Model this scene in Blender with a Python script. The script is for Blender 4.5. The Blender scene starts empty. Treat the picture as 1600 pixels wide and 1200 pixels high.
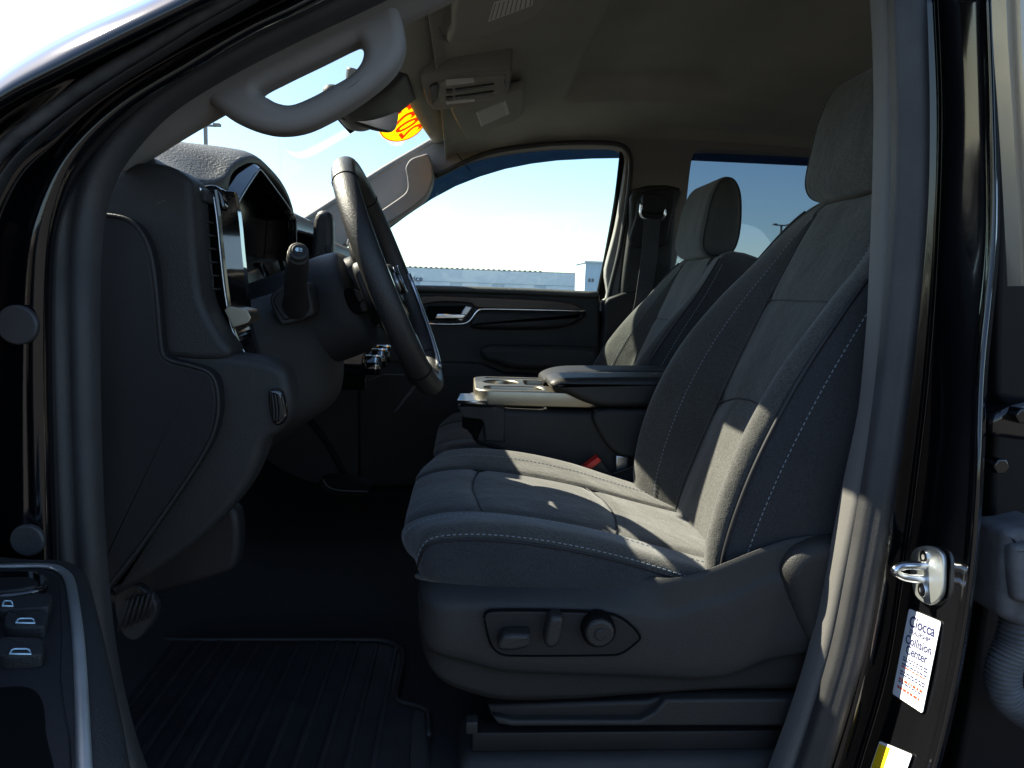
import bpy, bmesh, math, random
import numpy as np
from mathutils import Vector, Matrix

random.seed(7)
sc = bpy.context.scene
C = sc.collection
PI = math.pi

# ------------------------------------------------------------------ camera
CZ = 1.42                      # eye height above the asphalt
FPX = 1110.0                   # focal length in photo pixels (photo 1600 wide)
YAW, PITCH, ROLL = math.radians(4.0), math.radians(-7.5), math.radians(2.0)
_r0 = Vector((math.cos(YAW), -math.sin(YAW), 0))
_fh = Vector((math.sin(YAW), math.cos(YAW), 0))
FWD = _fh * math.cos(PITCH) + Vector((0, 0, 1)) * math.sin(PITCH)
_u0 = Vector((0, 0, 1)) * math.cos(PITCH) - _fh * math.sin(PITCH)
RIGHT = _r0 * math.cos(ROLL) + _u0 * math.sin(ROLL)
UP = _u0 * math.cos(ROLL) - _r0 * math.sin(ROLL)
EYE = Vector((0, 0, CZ))
cam_d = bpy.data.cameras.new('camera')
cam = bpy.data.objects.new('camera', cam_d)
C.objects.link(cam)
cam.matrix_world = Matrix(((RIGHT.x, UP.x, -FWD.x, 0), (RIGHT.y, UP.y, -FWD.y, 0), (RIGHT.z, UP.z, -FWD.z, CZ), (0, 0, 0, 1)))
cam_d.sensor_width = 36.0
cam_d.lens = 36.0 * FPX / 1600.0
cam_d.clip_start = 0.02
cam_d.clip_end = 3000
sc.camera = cam

def ray(px, py):
    return RIGHT * ((px - 800) / FPX) + UP * (-(py - 600) / FPX) + FWD
def P(px, py, Y):              # where the line of sight meets the plane y = Y
    d = ray(px, py); return EYE + d * (Y / d.y)
def PZ(px, py, z):             # ... the level z (relative to the eye)
    d = ray(px, py); return EYE + d * (z / d.z)
def PX(px, py, X):
    d = ray(px, py); return EYE + d * (X / d.x)
def W(x, y, z):                # z relative to the eye
    return Vector((x, y, CZ + z))

# ------------------------------------------------------------------ light
SUN = Vector((-.90, .48, .975)).normalized()
elev = math.asin(SUN.z); azim = math.atan2(SUN.x, SUN.y)
world = bpy.data.worlds.new('World'); sc.world = world; world.use_nodes = True
wn = world.node_tree
bg = wn.nodes['Background']; bg.inputs['Strength'].default_value = 0.075
sky = wn.nodes.new('ShaderNodeTexSky'); sky.sky_type = 'NISHITA'; sky.sun_disc = False
sky.sun_elevation = elev; sky.sun_rotation = azim % (2 * PI)
sky.air_density = 1.0; sky.dust_density = 0.6; sky.ozone_density = 2.0; sky.altitude = 50
wn.links.new(sky.outputs[0], bg.inputs[0])
sl = bpy.data.lights.new('sun', 'SUN'); sl.energy = 5.0; sl.angle = math.radians(0.5); sl.color = (1.0, 0.88, 0.72)
so = bpy.data.objects.new('sun', sl); C.objects.link(so)
so.rotation_euler = SUN.to_track_quat('Z', 'Y').to_euler(); so.location = (-5, 8, 8)
sc.view_settings.view_transform = 'Standard'; sc.view_settings.look = 'None'
sc.view_settings.exposure = 2.1; sc.view_settings.gamma = 1.0
sc.view_settings.use_curve_mapping = False
sc.cycles.max_bounces = 7; sc.cycles.transparent_max_bounces = 16
sc.cycles.use_denoising = True
sc.cycles.sample_clamp_indirect = 6.0
sc.cycles.caustics_reflective = False; sc.cycles.caustics_refractive = False

# ------------------------------------------------------------------ materials
def mat(name, col, rough=0.5, metal=0.0, bump=0.0, bscale=400.0, var=0.0, vscale=30.0, coat=0.0, sheen=0.0,
        stretch=(1, 1, 1), spec=0.5, wear=0.0):
    m = bpy.data.materials.new(name); m.use_nodes = True
    nt = m.node_tree; b = nt.nodes['Principled BSDF']
    b.inputs['Base Color'].default_value = (*col, 1); b.inputs['Roughness'].default_value = rough
    b.inputs['Metallic'].default_value = metal; b.inputs['Coat Weight'].default_value = coat
    b.inputs['Specular IOR Level'].default_value = spec
    b.inputs['Coat Roughness'].default_value = 0.03; b.inputs['Sheen Weight'].default_value = sheen
    b.inputs['Sheen Roughness'].default_value = 0.5
    tc = nt.nodes.new('ShaderNodeTexCoord'); mp = nt.nodes.new('ShaderNodeMapping')
    mp.inputs['Scale'].default_value = stretch
    nt.links.new(tc.outputs['Object'], mp.inputs[0])
    if bump:
        n = nt.nodes.new('ShaderNodeTexNoise'); n.inputs['Scale'].default_value = bscale; n.inputs['Detail'].default_value = 3
        bp = nt.nodes.new('ShaderNodeBump'); bp.inputs['Strength'].default_value = bump; bp.inputs['Distance'].default_value = 0.002
        nt.links.new(mp.outputs[0], n.inputs['Vector']); nt.links.new(n.outputs['Fac'], bp.inputs['Height'])
        nt.links.new(bp.outputs[0], b.inputs['Normal'])
    if var:
        n = nt.nodes.new('ShaderNodeTexNoise'); n.inputs['Scale'].default_value = vscale; n.inputs['Detail'].default_value = 5
        r = nt.nodes.new('ShaderNodeMapRange'); r.inputs[1].default_value = 0.3; r.inputs[2].default_value = 0.7
        r.inputs[3].default_value = 1 - var; r.inputs[4].default_value = 1 + var
        mx = nt.nodes.new('ShaderNodeVectorMath'); mx.operation = 'SCALE'; mx.inputs[0].default_value = col
        nt.links.new(mp.outputs[0], n.inputs['Vector']); nt.links.new(n.outputs['Fac'], r.inputs[0])
        nt.links.new(r.outputs[0], mx.inputs['Scale']); nt.links.new(mx.outputs[0], b.inputs['Base Color'])
    if wear:
        n = nt.nodes.new('ShaderNodeTexNoise'); n.inputs['Scale'].default_value = 9; n.inputs['Detail'].default_value = 8
        r = nt.nodes.new('ShaderNodeMapRange'); r.inputs[1].default_value = 0.4; r.inputs[2].default_value = 0.75
        r.inputs[3].default_value = rough; r.inputs[4].default_value = min(1, rough + wear)
        nt.links.new(mp.outputs[0], n.inputs['Vector']); nt.links.new(n.outputs['Fac'], r.inputs[0]); nt.links.new(r.outputs[0], b.inputs['Roughness'])
    return m

def fabric(name, col, rib=0.0):
    m = mat(name, col, 0.92, sheen=0.25)
    nt = m.node_tree; b = nt.nodes['Principled BSDF']; tc = nt.nodes['Texture Coordinate']
    mp = nt.nodes['Mapping']; mp.inputs['Scale'].default_value = (1, 0.38, 1)
    n = nt.nodes.new('ShaderNodeTexNoise'); n.inputs['Scale'].default_value = 620; n.inputs['Detail'].default_value = 2
    n2 = nt.nodes.new('ShaderNodeTexNoise'); n2.inputs['Scale'].default_value = 14; n2.inputs['Detail'].default_value = 4
    nt.links.new(mp.outputs[0], n.inputs['Vector']); nt.links.new(tc.outputs['Object'], n2.inputs['Vector'])
    r = nt.nodes.new('ShaderNodeMapRange'); r.inputs[1].default_value = 0.35; r.inputs[2].default_value = 0.65
    r.inputs[3].default_value = 0.55; r.inputs[4].default_value = 1.5
    r2 = nt.nodes.new('ShaderNodeMapRange'); r2.inputs[1].default_value = 0.3; r2.inputs[2].default_value = 0.7
    r2.inputs[3].default_value = 0.88; r2.inputs[4].default_value = 1.12
    nt.links.new(n.outputs['Fac'], r.inputs[0]); nt.links.new(n2.outputs['Fac'], r2.inputs[0])
    mu = nt.nodes.new('ShaderNodeMath'); mu.operation = 'MULTIPLY'
    nt.links.new(r.outputs[0], mu.inputs[0]); nt.links.new(r2.outputs[0], mu.inputs[1])
    vm = nt.nodes.new('ShaderNodeVectorMath'); vm.operation = 'SCALE'; vm.inputs[0].default_value = col
    nt.links.new(mu.outputs[0], vm.inputs['Scale']); nt.links.new(vm.outputs[0], b.inputs['Base Color'])
    bp = nt.nodes.new('ShaderNodeBump'); bp.inputs['Strength'].default_value = 0.5; bp.inputs['Distance'].default_value = 0.0016
    nt.links.new(n.outputs['Fac'], bp.inputs['Height'])
    # slow creases under the weave
    n3 = nt.nodes.new('ShaderNodeTexNoise'); n3.inputs['Scale'].default_value = 12; n3.inputs['Detail'].default_value = 3
    bp2 = nt.nodes.new('ShaderNodeBump'); bp2.inputs['Strength'].default_value = 0.5; bp2.inputs['Distance'].default_value = 0.014
    nt.links.new(tc.outputs['Object'], n3.inputs['Vector']); nt.links.new(n3.outputs['Fac'], bp2.inputs['Height'])
    nt.links.new(bp2.outputs[0], bp.inputs['Normal'])
    nt.links.new(bp.outputs[0], b.inputs['Normal'])
    return m

def glass(name, tint, refl=1.0):
    m = bpy.data.materials.new(name); m.use_nodes = True; nt = m.node_tree; nt.nodes.clear()
    o = nt.nodes.new('ShaderNodeOutputMaterial'); t = nt.nodes.new('ShaderNodeBsdfTransparent'); g = nt.nodes.new('ShaderNodeBsdfGlossy')
    t.inputs[0].default_value = (*tint, 1); g.inputs['Roughness'].default_value = 0.0
    f = nt.nodes.new('ShaderNodeLayerWeight'); f.inputs[0].default_value = 0.5
    pw = nt.nodes.new('ShaderNodeMath'); pw.operation = 'POWER'; pw.inputs[1].default_value = 5.0
    mu = nt.nodes.new('ShaderNodeMath'); mu.operation = 'MULTIPLY_ADD'; mu.inputs[1].default_value = 0.9 * refl; mu.inputs[2].default_value = 0.05 * refl
    mx = nt.nodes.new('ShaderNodeMixShader')
    nt.links.new(f.outputs['Facing'], pw.inputs[0]); nt.links.new(pw.outputs[0], mu.inputs[0]); nt.links.new(mu.outputs[0], mx.inputs[0])
    nt.links.new(t.outputs[0], mx.inputs[1]); nt.links.new(g.outputs[0], mx.inputs[2]); nt.links.new(mx.outputs[0], o.inputs[0])
    return m

M = dict(
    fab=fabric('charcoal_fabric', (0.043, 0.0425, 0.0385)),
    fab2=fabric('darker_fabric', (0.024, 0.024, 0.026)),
    thread=mat('pale_thread', (0.22, 0.25, 0.28), 0.8),
    piping=mat('black_piping', (0.012, 0.012, 0.014), 0.6),
    plast=mat('black_plastic', (0.013, 0.013, 0.014), 0.5, spec=0.35, bump=0.25, bscale=900, var=0.12, vscale=5, wear=0.15),
    plast2=mat('charcoal_plastic', (0.025, 0.0245, 0.024), 0.5, spec=0.35, bump=0.42, bscale=620, var=0.1, vscale=4, wear=0.15),
    pad=mat('grained_dash_pad', (0.066, 0.065, 0.060), 0.5, bump=1.0, bscale=300, var=0.1, vscale=8),
    trim=mat('grey_pillar_trim', (0.25, 0.235, 0.225), 0.7, bump=0.2, bscale=600, var=0.06, vscale=6),
    head=mat('headliner_cloth', (0.42, 0.42, 0.37), 0.95, bump=0.4, bscale=500, var=0.08, vscale=7),
    visor=mat('visor_cloth', (0.36, 0.355, 0.32), 0.9, bump=0.3, bscale=500, var=0.05, vscale=9),
    rub=mat('rubber_seal', (0.034, 0.034, 0.036), 0.5, bump=0.2, bscale=300, var=0.2, vscale=14, wear=0.2),
    paint=mat('black_paint', (0.003, 0.003, 0.004), 0.06, coat=0.3, spec=0.5, wear=0.05, bump=0.03, bscale=900),
    jamb=mat('black_jamb_paint', (0.004, 0.004, 0.005), 0.07, coat=0.3, wear=0.06, spec=0.5),
    gloss=mat('piano_black', (0.004, 0.004, 0.005), 0.06, coat=1.0),
    screen=mat('screen_glass', (0.002, 0.002, 0.003), 0.16, spec=0.25),
    chrome=mat('chrome', (0.75, 0.76, 0.78), 0.12, metal=1.0, wear=0.15),
    edge=mat('pillar_edge_plastic', (0.12, 0.115, 0.11), 0.6, bump=0.2, bscale=600, var=0.08, vscale=6),
    brushed=mat('brushed_steel', (0.72, 0.76, 0.76), 0.42, metal=1.0, wear=0.1),
    inner=mat('inner_door_black', (0.005, 0.005, 0.006), 0.5, spec=0.15),
    satin=mat('satin_silver', (0.45, 0.47, 0.50), 0.3, metal=1.0),
    champ=mat('champagne_metal', (0.33, 0.30, 0.24), 0.33, metal=1.0, var=0.05, vscale=20, wear=0.1),
    wood=mat('brown_inlay', (0.050, 0.028, 0.018), 0.4, var=0.5, vscale=60, stretch=(0.2, 1, 6)),
    leather=mat('black_leather', (0.017, 0.0165, 0.0165), 0.46, bump=0.5, bscale=500, var=0.1, vscale=10),
    carpet=mat('black_carpet', (0.010, 0.010, 0.011), 0.98, bump=1.0, bscale=600, var=0.4, vscale=200),
    mat_r=mat('rubber_mat', (0.010, 0.010, 0.012), 0.55, bump=0.4, bscale=300, var=0.3, vscale=25, wear=0.3),
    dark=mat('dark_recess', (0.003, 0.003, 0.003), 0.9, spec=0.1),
    label=mat('white_label', (0.72, 0.72, 0.70), 0.6, var=0.03, vscale=30),
    sticker=mat('white_sticker', (0.78, 0.80, 0.84), 0.5),
    yel=mat('yellow_sticker', (0.85, 0.55, 0.01), 0.6),
    orange=mat('orange_print', (0.75, 0.16, 0.01), 0.6),
    ink=mat('dark_blue_ink', (0.01, 0.015, 0.09), 0.6),
    redink=mat('red_ink', (0.55, 0.05, 0.02), 0.6),
    red=mat('red_button', (0.55, 0.02, 0.015), 0.4),
    icon=mat('pale_icon_print', (0.55, 0.75, 0.85), 0.5),
    belt=mat('seat_belt_webbing', (0.055, 0.055, 0.058), 0.8, bump=0.8, bscale=900, stretch=(1, 1, 4)),
    boot=mat('dusty_rubber', (0.085, 0.085, 0.09), 0.75, bump=0.4, bscale=120, var=0.4, vscale=30),
    creamtrim=mat('bright_edge_trim', (0.42, 0.37, 0.30), 0.35, metal=0.6, wear=0.2),
    wglass=glass('windshield_glass', (0.84, 0.90, 0.88)),
    sglass=glass('side_glass', (0.86, 0.93, 0.92), 0.45),
    tglass=glass('privacy_glass', (0.36, 0.42, 0.46)),
    defl=glass('smoked_deflector', (0.085, 0.115, 0.15), 1.0),
    asphalt=mat('asphalt', (0.042, 0.041, 0.040), 0.9, bump=0.6, bscale=60, var=0.35, vscale=2.0),
    white=mat('white_cladding', (0.85, 0.85, 0.85), 0.6, var=0.04, vscale=3),
    bluew=mat('pale_blue_cladding', (0.60, 0.68, 0.75), 0.6, var=0.05, vscale=2),
    steel=mat('pole_steel', (0.18, 0.18, 0.18), 0.6),
    leaf=mat('far_foliage', (0.05, 0.07, 0.035), 0.95, var=0.5, vscale=1.5),
)

def paper(name, col, back):
    m = mat(name, col, 0.6); nt = m.node_tree; b = nt.nodes['Principled BSDF']; o = nt.nodes['Material Output']
    t = nt.nodes.new('ShaderNodeBsdfTranslucent'); t.inputs[0].default_value = (*back, 1); mx = nt.nodes.new('ShaderNodeMixShader'); mx.inputs[0].default_value = 0.6
    nt.links.new(b.outputs[0], mx.inputs[1]); nt.links.new(t.outputs[0], mx.inputs[2]); nt.links.new(mx.outputs[0], o.inputs[0])
    return m
M['ytrans'] = paper('yellow_vinyl', (0.85, 0.62, 0.01), (1.0, 0.80, 0.02))
M['otrans'] = paper('orange_vinyl', (0.80, 0.16, 0.01), (0.95, 0.22, 0.01))

# ------------------------------------------------------------------ building helpers
def link(name, me, m, parent=None, smooth=True, origin=None):
    o = bpy.data.objects.new(name, me)
    if m is not None:
        for k in (m if isinstance(m, (list, tuple)) else [m]):
            me.materials.append(M[k] if isinstance(k, str) else k)
    if smooth and len(me.polygons):
        me.polygons.foreach_set('use_smooth', [True] * len(me.polygons))
    C.objects.link(o)
    off = origin
    if parent is not None:
        o.parent = parent
        off = worldpos(parent)
    if off is not None:
        me.transform(Matrix.Translation(-off))
        if parent is None: o.location = off
    return o
def worldpos(o):
    p = Vector((0, 0, 0))
    while o is not None: p = p + o.location; o = o.parent
    return p
def mesh(name, vs, fs, m, parent=None, smooth=True, origin=None, bevel=0.0, seg=2):
    me = bpy.data.meshes.new(name); me.from_pydata([tuple(v) for v in vs], [], fs); me.validate()
    bm = bmesh.new(); bm.from_mesh(me); bmesh.ops.recalc_face_normals(bm, faces=bm.faces); bm.to_mesh(me); bm.free()
    o = link(name, me, m, parent, smooth, origin)
    if bevel:
        b = o.modifiers.new('bevel', 'BEVEL'); b.width = bevel; b.segments = seg; b.limit_method = 'ANGLE'; b.angle_limit = math.radians(35)
        b.harden_normals = False
        me.polygons.foreach_set('use_smooth', [False] * len(me.polygons)) if not smooth else None
    return o
def tag(o, label=None, cat=None, group=None, kind=None):
    if label: o['label'] = label
    if cat: o['category'] = cat
    if group: o['group'] = group
    if kind: o['kind'] = kind
    return o
def thing(name, label, cat, loc, group=None):
    o = bpy.data.objects.new(name, None); o.empty_display_size = 0.05; C.objects.link(o); o.location = loc
    return tag(o, label, cat, group)

def cr(pts, n=8, closed=False):
    """Catmull-Rom through any-dimensional points"""
    p = np.array([tuple(q) for q in pts], float); N = len(p); out = []
    segs = N if closed else N - 1
    for i in range(segs):
        if closed: a, b, c, d = p[(i - 1) % N], p[i], p[(i + 1) % N], p[(i + 2) % N]
        else:
            b, c = p[i], p[i + 1]
            a = p[i - 1] if i > 0 else 2 * b - c
            d = p[i + 2] if i + 2 < N else 2 * c - b
        # limit tangents so that close pairs make tight corners
        L = np.linalg.norm(c - b) + 1e-9
        m1 = (c - a) * 0.5; m2 = (d - b) * 0.5
        for mm in (m1, m2):
            l = np.linalg.norm(mm)
            if l > L * 1.2: mm *= L * 1.2 / l
        for k in range(n):
            t = k / n; t2, t3 = t * t, t * t * t
            out.append((2 * t3 - 3 * t2 + 1) * b + (t3 - 2 * t2 + t) * m1 + (-2 * t3 + 3 * t2) * c + (t3 - t2) * m2)
    if not closed: out.append(p[-1])
    return np.array(out)

def area2(p):
    x, y = p[:, 0], p[:, 1]
    return 0.5 * np.sum(x * np.roll(y, -1) - np.roll(x, -1) * y)
def offset2(p, d):
    """inward offset of a closed 2D outline (CCW)"""
    a = np.roll(p, 1, 0); b = np.roll(p, -1, 0)
    e1 = p - a; e2 = b - p
    e1 /= (np.linalg.norm(e1, axis=1)[:, None] + 1e-9); e2 /= (np.linalg.norm(e2, axis=1)[:, None] + 1e-9)
    n1 = np.stack([-e1[:, 1], e1[:, 0]], 1); n2 = np.stack([-e2[:, 1], e2[:, 0]], 1)
    n = n1 + n2; l = np.linalg.norm(n, axis=1)[:, None]; n = n / np.maximum(l, 1e-6)
    c = np.clip(np.sum(n * n1, axis=1), 0.55, 1)[:, None]
    return p + n * d / c

def slab(name, out2, f, w0, w1, r, m, parent=None, seg=4, back=True, smooth=True, origin=None, r1=None):
    """rounded slab: closed outline in (a,b), thickness from w0 (rounded front) to w1; f maps (a,b,w) to the world"""
    p = np.array(out2, float)
    if area2(p) < 0: p = p[::-1]
    keep = [i for i in range(len(p)) if np.linalg.norm(p[i] - p[i - 1]) > 1e-5]
    p = p[keep]
    sg = 1 if w1 > w0 else -1
    rings = []
    rr = min(r, abs(w1 - w0) * 0.98) if r else 0
    if rr:
        for k in range(seg + 1):
            ph = k / seg * PI / 2
            rings.append((offset2(p, r * (1 - math.sin(ph))), w0 + sg * rr * (1 - math.cos(ph))))
    else: rings.append((p, w0))
    r1 = r if r1 is None else r1
    if back and r1:
        rb = min(r1, abs(w1 - w0) * 0.45)
        for k in range(seg + 1):
            ph = (1 - k / seg) * PI / 2
            rings.append((offset2(p, r1 * (1 - math.sin(ph))), w1 - sg * rb * (1 - math.cos(ph))))
    else: rings.append((p, w1))
    n = len(p); vs = []; fs = []
    for q, w in rings: vs += [f(a, b, w) for a, b in q]
    for j in range(len(rings) - 1):
        for i in range(n):
            a = j * n + i; b = j * n + (i + 1) % n
            fs.append((a, b, b + n, a + n))
    fs.append(tuple(range(n))[::-1]); fs.append(tuple(range((len(rings) - 1) * n, len(rings) * n)))
    o = mesh(name, vs, fs, m, parent, smooth, origin)
    if smooth:
        for q in list(o.data.polygons)[-2:]: q.use_smooth = False
    if smooth and not r:
        for q in o.data.polygons: q.use_smooth = False
    return o

FXZ = lambda a, b, w: Vector((a, w, b))
FXY = lambda a, b, w: Vector((a, b, w))
FYZ = lambda a, b, w: Vector((w, a, b))
def outl(px, Y, n=6, corner=False):
    """photo outline on the plane y = Y as (x, z) pairs"""
    q = np.array([(lambda v: (v.x, v.z))(P(a, b, Y)) for a, b in px])
    return q if corner else cr(q, n, True)
def plate(name, px, Y, Y0, Y1, r, m, parent=None, n=6, corner=False, **k):
    return slab(name, outl(px, Y, n, corner), FXZ, Y0, Y1, r, m, parent, **k)

def box(name, c, s, m, parent=None, r=0.004, rot=None, origin=None):
    vs = []; c = Vector(c)
    for x in (-1, 1):
        for y in (-1, 1):
            for z in (-1, 1):
                v = Vector((x * s[0] / 2, y * s[1] / 2, z * s[2] / 2))
                if rot is not None: v = rot @ v
                vs.append(c + v)
    fs = [(0, 1, 3, 2), (4, 6, 7, 5), (0, 4, 5, 1), (2, 3, 7, 6), (0, 2, 6, 4), (1, 5, 7, 3)]
    return mesh(name, vs, fs, m, parent, smooth=bool(r), origin=origin, bevel=r, seg=3)

def grid(name, G, m, parent=None, thick=0.0, closeu=False, smooth=True, origin=None):
    """G: rows x cols x 3"""
    R, K = G.shape[:2]; vs = G.reshape(-1, 3).tolist(); fs = []
    for i in range(R - 1):
        for j in range(K if closeu else K - 1):
            a = i * K + j; b = i * K + (j + 1) % K
            fs.append((a, b, b + K, a + K))
    o = mesh(name, vs, fs, m, parent, smooth, origin)
    if thick:
        s = o.modifiers.new('solidify', 'SOLIDIFY'); s.thickness = thick; s.offset = -1
    return o
def surf(ctrl, nu=8, nv=8):
    """dense smooth patch through a control grid rows x cols of points"""
    rows = np.array([cr(r, nv) for r in ctrl])
    cols = np.array([cr(rows[:, j], nu) for j in range(rows.shape[1])])
    return np.transpose(cols, (1, 0, 2))

def tube(name, pts, r, m, parent=None, n=10, closed=False, smoothpath=6, caps=True, flat=1.0, hint=None, origin=None):
    """round or oval tube; r one number or one per control point; flat scales across the hint axis"""
    p = [tuple(q) for q in pts]
    rr = r if isinstance(r, (list, tuple)) else [r] * len(p)
    A = np.concatenate([np.array(p, float), np.array(rr, float)[:, None]], 1)
    if smoothpath: A = cr(A, smoothpath, closed)
    N = len(A); vs = []; fs = []
    up = Vector(hint) if hint is not None else None
    last = None
    for i in range(N):
        a = Vector(A[(i - 1) % N][:3]) if (closed or i > 0) else Vector(A[0][:3])
        b = Vector(A[(i + 1) % N][:3]) if (closed or i < N - 1) else Vector(A[-1][:3])
        t = (b - a).normalized()
        if up is not None: s = t.cross(up).normalized()
        else:
            if last is None: s = t.orthogonal().normalized()
            else: s = (last - t * last.dot(t)).normalized()
            last = s
        u = s.cross(t).normalized()
        for k in range(n):
            ph = 2 * PI * k / n
            vs.append(Vector(A[i][:3]) + s * (math.cos(ph) * A[i][3]) + u * (math.sin(ph) * A[i][3] * flat))
    for i in range(N if closed else N - 1):
        for k in range(n):
            a = i * n + k; b = i * n + (k + 1) % n; c = ((i + 1) % N) * n + (k + 1) % n; d = ((i + 1) % N) * n + k
            fs.append((a, b, c, d))
    if caps and not closed:
        fs.append(tuple(range(n))[::-1]); fs.append(tuple(range((N - 1) * n, N * n)))
    return mesh(name, vs, fs, m, parent, True, origin)

def sweep(name, path, prof, m, parent=None, hint=(0, 1, 0), n=8, smooth=True, closedprof=True, origin=None, widths=None):
    """profile (a,b) pairs: a across the path in its plane, b along the hint axis"""
    A = np.array([tuple(q) for q in path], float)
    if widths is not None: A = np.concatenate([A, np.array(widths)[:, None]], 1)
    A = cr(A, n); N = len(A); h = Vector(hint); vs = []; fs = []; K = len(prof)
    for i in range(N):
        t = (Vector(A[min(i + 1, N - 1)][:3]) - Vector(A[max(i - 1, 0)][:3])).normalized()
        s = t.cross(h).normalized(); w = A[i][3] if widths is not None else 1.0
        for a, b in prof: vs.append(Vector(A[i][:3]) + s * a * w + h * b)
    for i in range(N - 1):
        for k in range(K if closedprof else K - 1):
            a = i * K + k; b = i * K + (k + 1) % K
            fs.append((a, b, b + K, a + K))
    if closedprof:
        fs.append(tuple(range(K))[::-1]); fs.append(tuple(range((N - 1) * K, N * K)))
    return mesh(name, vs, fs, m, parent, smooth, origin)
def oval(a, b, n=16, c=(0, 0), e=2.0):
    return [(c[0] + a * abs(math.cos(t)) ** (2 / e) * (1 if math.cos(t) >= 0 else -1), c[1] + b * abs(math.sin(t)) ** (2 / e) * (1 if math.sin(t) >= 0 else -1))
            for t in [2 * PI * k / n for k in range(n)]]

def holeplate(name, outer, holes, f, w0, w1, bev, m, parent=None, origin=None):
    """flat plate with openings, from a filled 2D curve"""
    cu = bpy.data.curves.new('tmp', 'CURVE'); cu.dimensions = '2D'; cu.fill_mode = 'BOTH'
    for q in [outer] + holes:
        q = np.array(q); s = cu.splines.new('POLY'); s.points.add(len(q) - 1)
        for i, (a, b) in enumerate(q): s.points[i].co = (a, b, 0, 1)
        s.use_cyclic_u = True
    h = abs(w1 - w0) / 2
    cu.extrude = max(h - bev, 1e-4); cu.bevel_depth = bev; cu.bevel_resolution = 5 if bev > .01 else 2; cu.offset = -bev
    o = bpy.data.objects.new('tmp', cu); C.objects.link(o)
    dg = bpy.context.evaluated_depsgraph_get(); dg.update()
    me = bpy.data.meshes.new_from_object(o.evaluated_get(dg)); bpy.data.objects.remove(o); bpy.data.curves.remove(cu)
    bm = bmesh.new(); bm.from_mesh(me); bmesh.ops.remove_doubles(bm, verts=bm.verts, dist=1e-5)
    mid = (w0 + w1) / 2
    for v in bm.verts: v.co = f(v.co.x, v.co.y, mid + v.co.z)
    bmesh.ops.recalc_face_normals(bm, faces=bm.faces); bm.to_mesh(me); bm.free(); me.name = name
    o = link(name, me, m, parent, False, origin)
    return o

_fonts = {}
def text(name, s, size, org, xdir, ydir, m, parent=None, depth=0.0004, align='CENTER', shear=0.0, origin=None, space=1.0, tall=1.0, weight=0.0):
    cu = bpy.data.curves.new('tmp', 'FONT'); cu.body = s; cu.size = size; cu.extrude = depth; cu.align_x = align; cu.align_y = 'CENTER'; cu.shear = shear
    cu.space_character = space; cu.offset = weight
    o = bpy.data.objects.new('tmp', cu); C.objects.link(o)
    dg = bpy.context.evaluated_depsgraph_get(); dg.update()
    me = bpy.data.meshes.new_from_object(o.evaluated_get(dg)); bpy.data.objects.remove(o); bpy.data.curves.remove(cu)
    x = Vector(xdir).normalized(); y = Vector(ydir).normalized(); z = x.cross(y)
    for v in me.vertices: v.co = Vector(org) + x * v.co.x + y * v.co.y * tall + z * v.co.z
    me.name = name
    return link(name, me, m, parent, False, origin)

def dashes(name, pts, m, parent, L=0.0045, gap=0.0035, w=0.0011, nrm=None):
    """a row of sewing stitches along a path, one mesh"""
    p = np.array([tuple(q) for q in pts]); d = np.linalg.norm(np.diff(p, axis=0), axis=1); s = np.concatenate([[0], np.cumsum(d)])
    vs = []; fs = []; t = 0.0
    at = lambda x: Vector([np.interp(x, s, p[:, k]) for k in range(3)])
    while t + L < s[-1]:
        a, b = at(t), at(t + L); dr = (b - a).normalized(); u = Vector((0, 1, 0)).cross(dr)
        if u.length < 0.1: u = Vector((1, 0, 0)).cross(dr)
        u.normalize(); v = dr.cross(u)
        k = len(vs)
        for q in (a, b):
            for x, y in ((-1, -1), (1, -1), (1, 1), (-1, 1)): vs.append(q + u * x * w / 2 + v * y * w / 2)
        fs += [(k, k + 1, k + 5, k + 4), (k + 1, k + 2, k + 6, k + 5), (k + 2, k + 3, k + 7, k + 6), (k + 3, k, k + 4, k + 7), (k, k + 3, k + 2, k + 1), (k + 4, k + 5, k + 6, k + 7)]
        t += L + gap
    o = mesh(name, vs, fs, m, parent, False); o['kind'] = 'stuff'
    return o

# ================================================================== OUTSIDE
GZ = -CZ
tag(mesh('asphalt_lot', [W(-1500, -1500, GZ), W(1500, -1500, GZ), W(1500, 1500, GZ), W(-1500, 1500, GZ)], [(0, 1, 2, 3)], 'asphalt', smooth=False), kind='structure')

def service_building():
    Y = 58.0
    a = P(470, 412, Y); b = P(906, 424, Y)
    t = thing('service_building', 'long low white service building with a pale blue lower wall beyond the passenger window', 'building', (a.x, Y, 0))
    def wall(name, x0, x1, z0, z1, y0, y1, m, r=0.0):
        return box(name, ((x0 + x1) / 2, (y0 + y1) / 2, (z0 + z1) / 2), (x1 - x0, y1 - y0, z1 - z0), m, t, r=r)
    zr = a.z; 
    wall('lower_wall', a.x - 6, b.x, 0, zr - 1.0, Y + .1, Y + 12, 'bluew')
    wall('fascia', a.x - 6.1, b.x + .1, zr - 1.0, zr, Y, Y + 12.1, 'white')
    wall('roof', a.x - 6, b.x, zr, zr + .06, Y + .1, Y + 12, 'steel')
    for i in range(60):
        x = a.x - 5.8 + i * .42
        if x < b.x: wall('parapet_cap', x, x + .2, zr + .062, zr + .13, Y + .05, Y + .4, 'steel')
    for i in range(5):
        x = a.x + 6 + i * 3.4
        if x + 2 < b.x: wall('bay_door', x, x + 2.4, 0, 1.9, Y + .02, Y + .08, 'white')
    p = P(643, 434, Y)
    text('sign_lettering', 'Service', 0.62, (p.x, Y - .03, p.z - .05), (1, 0, 0), (0, 0, 1), 'ink', t, depth=.02)
service_building()
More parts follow.
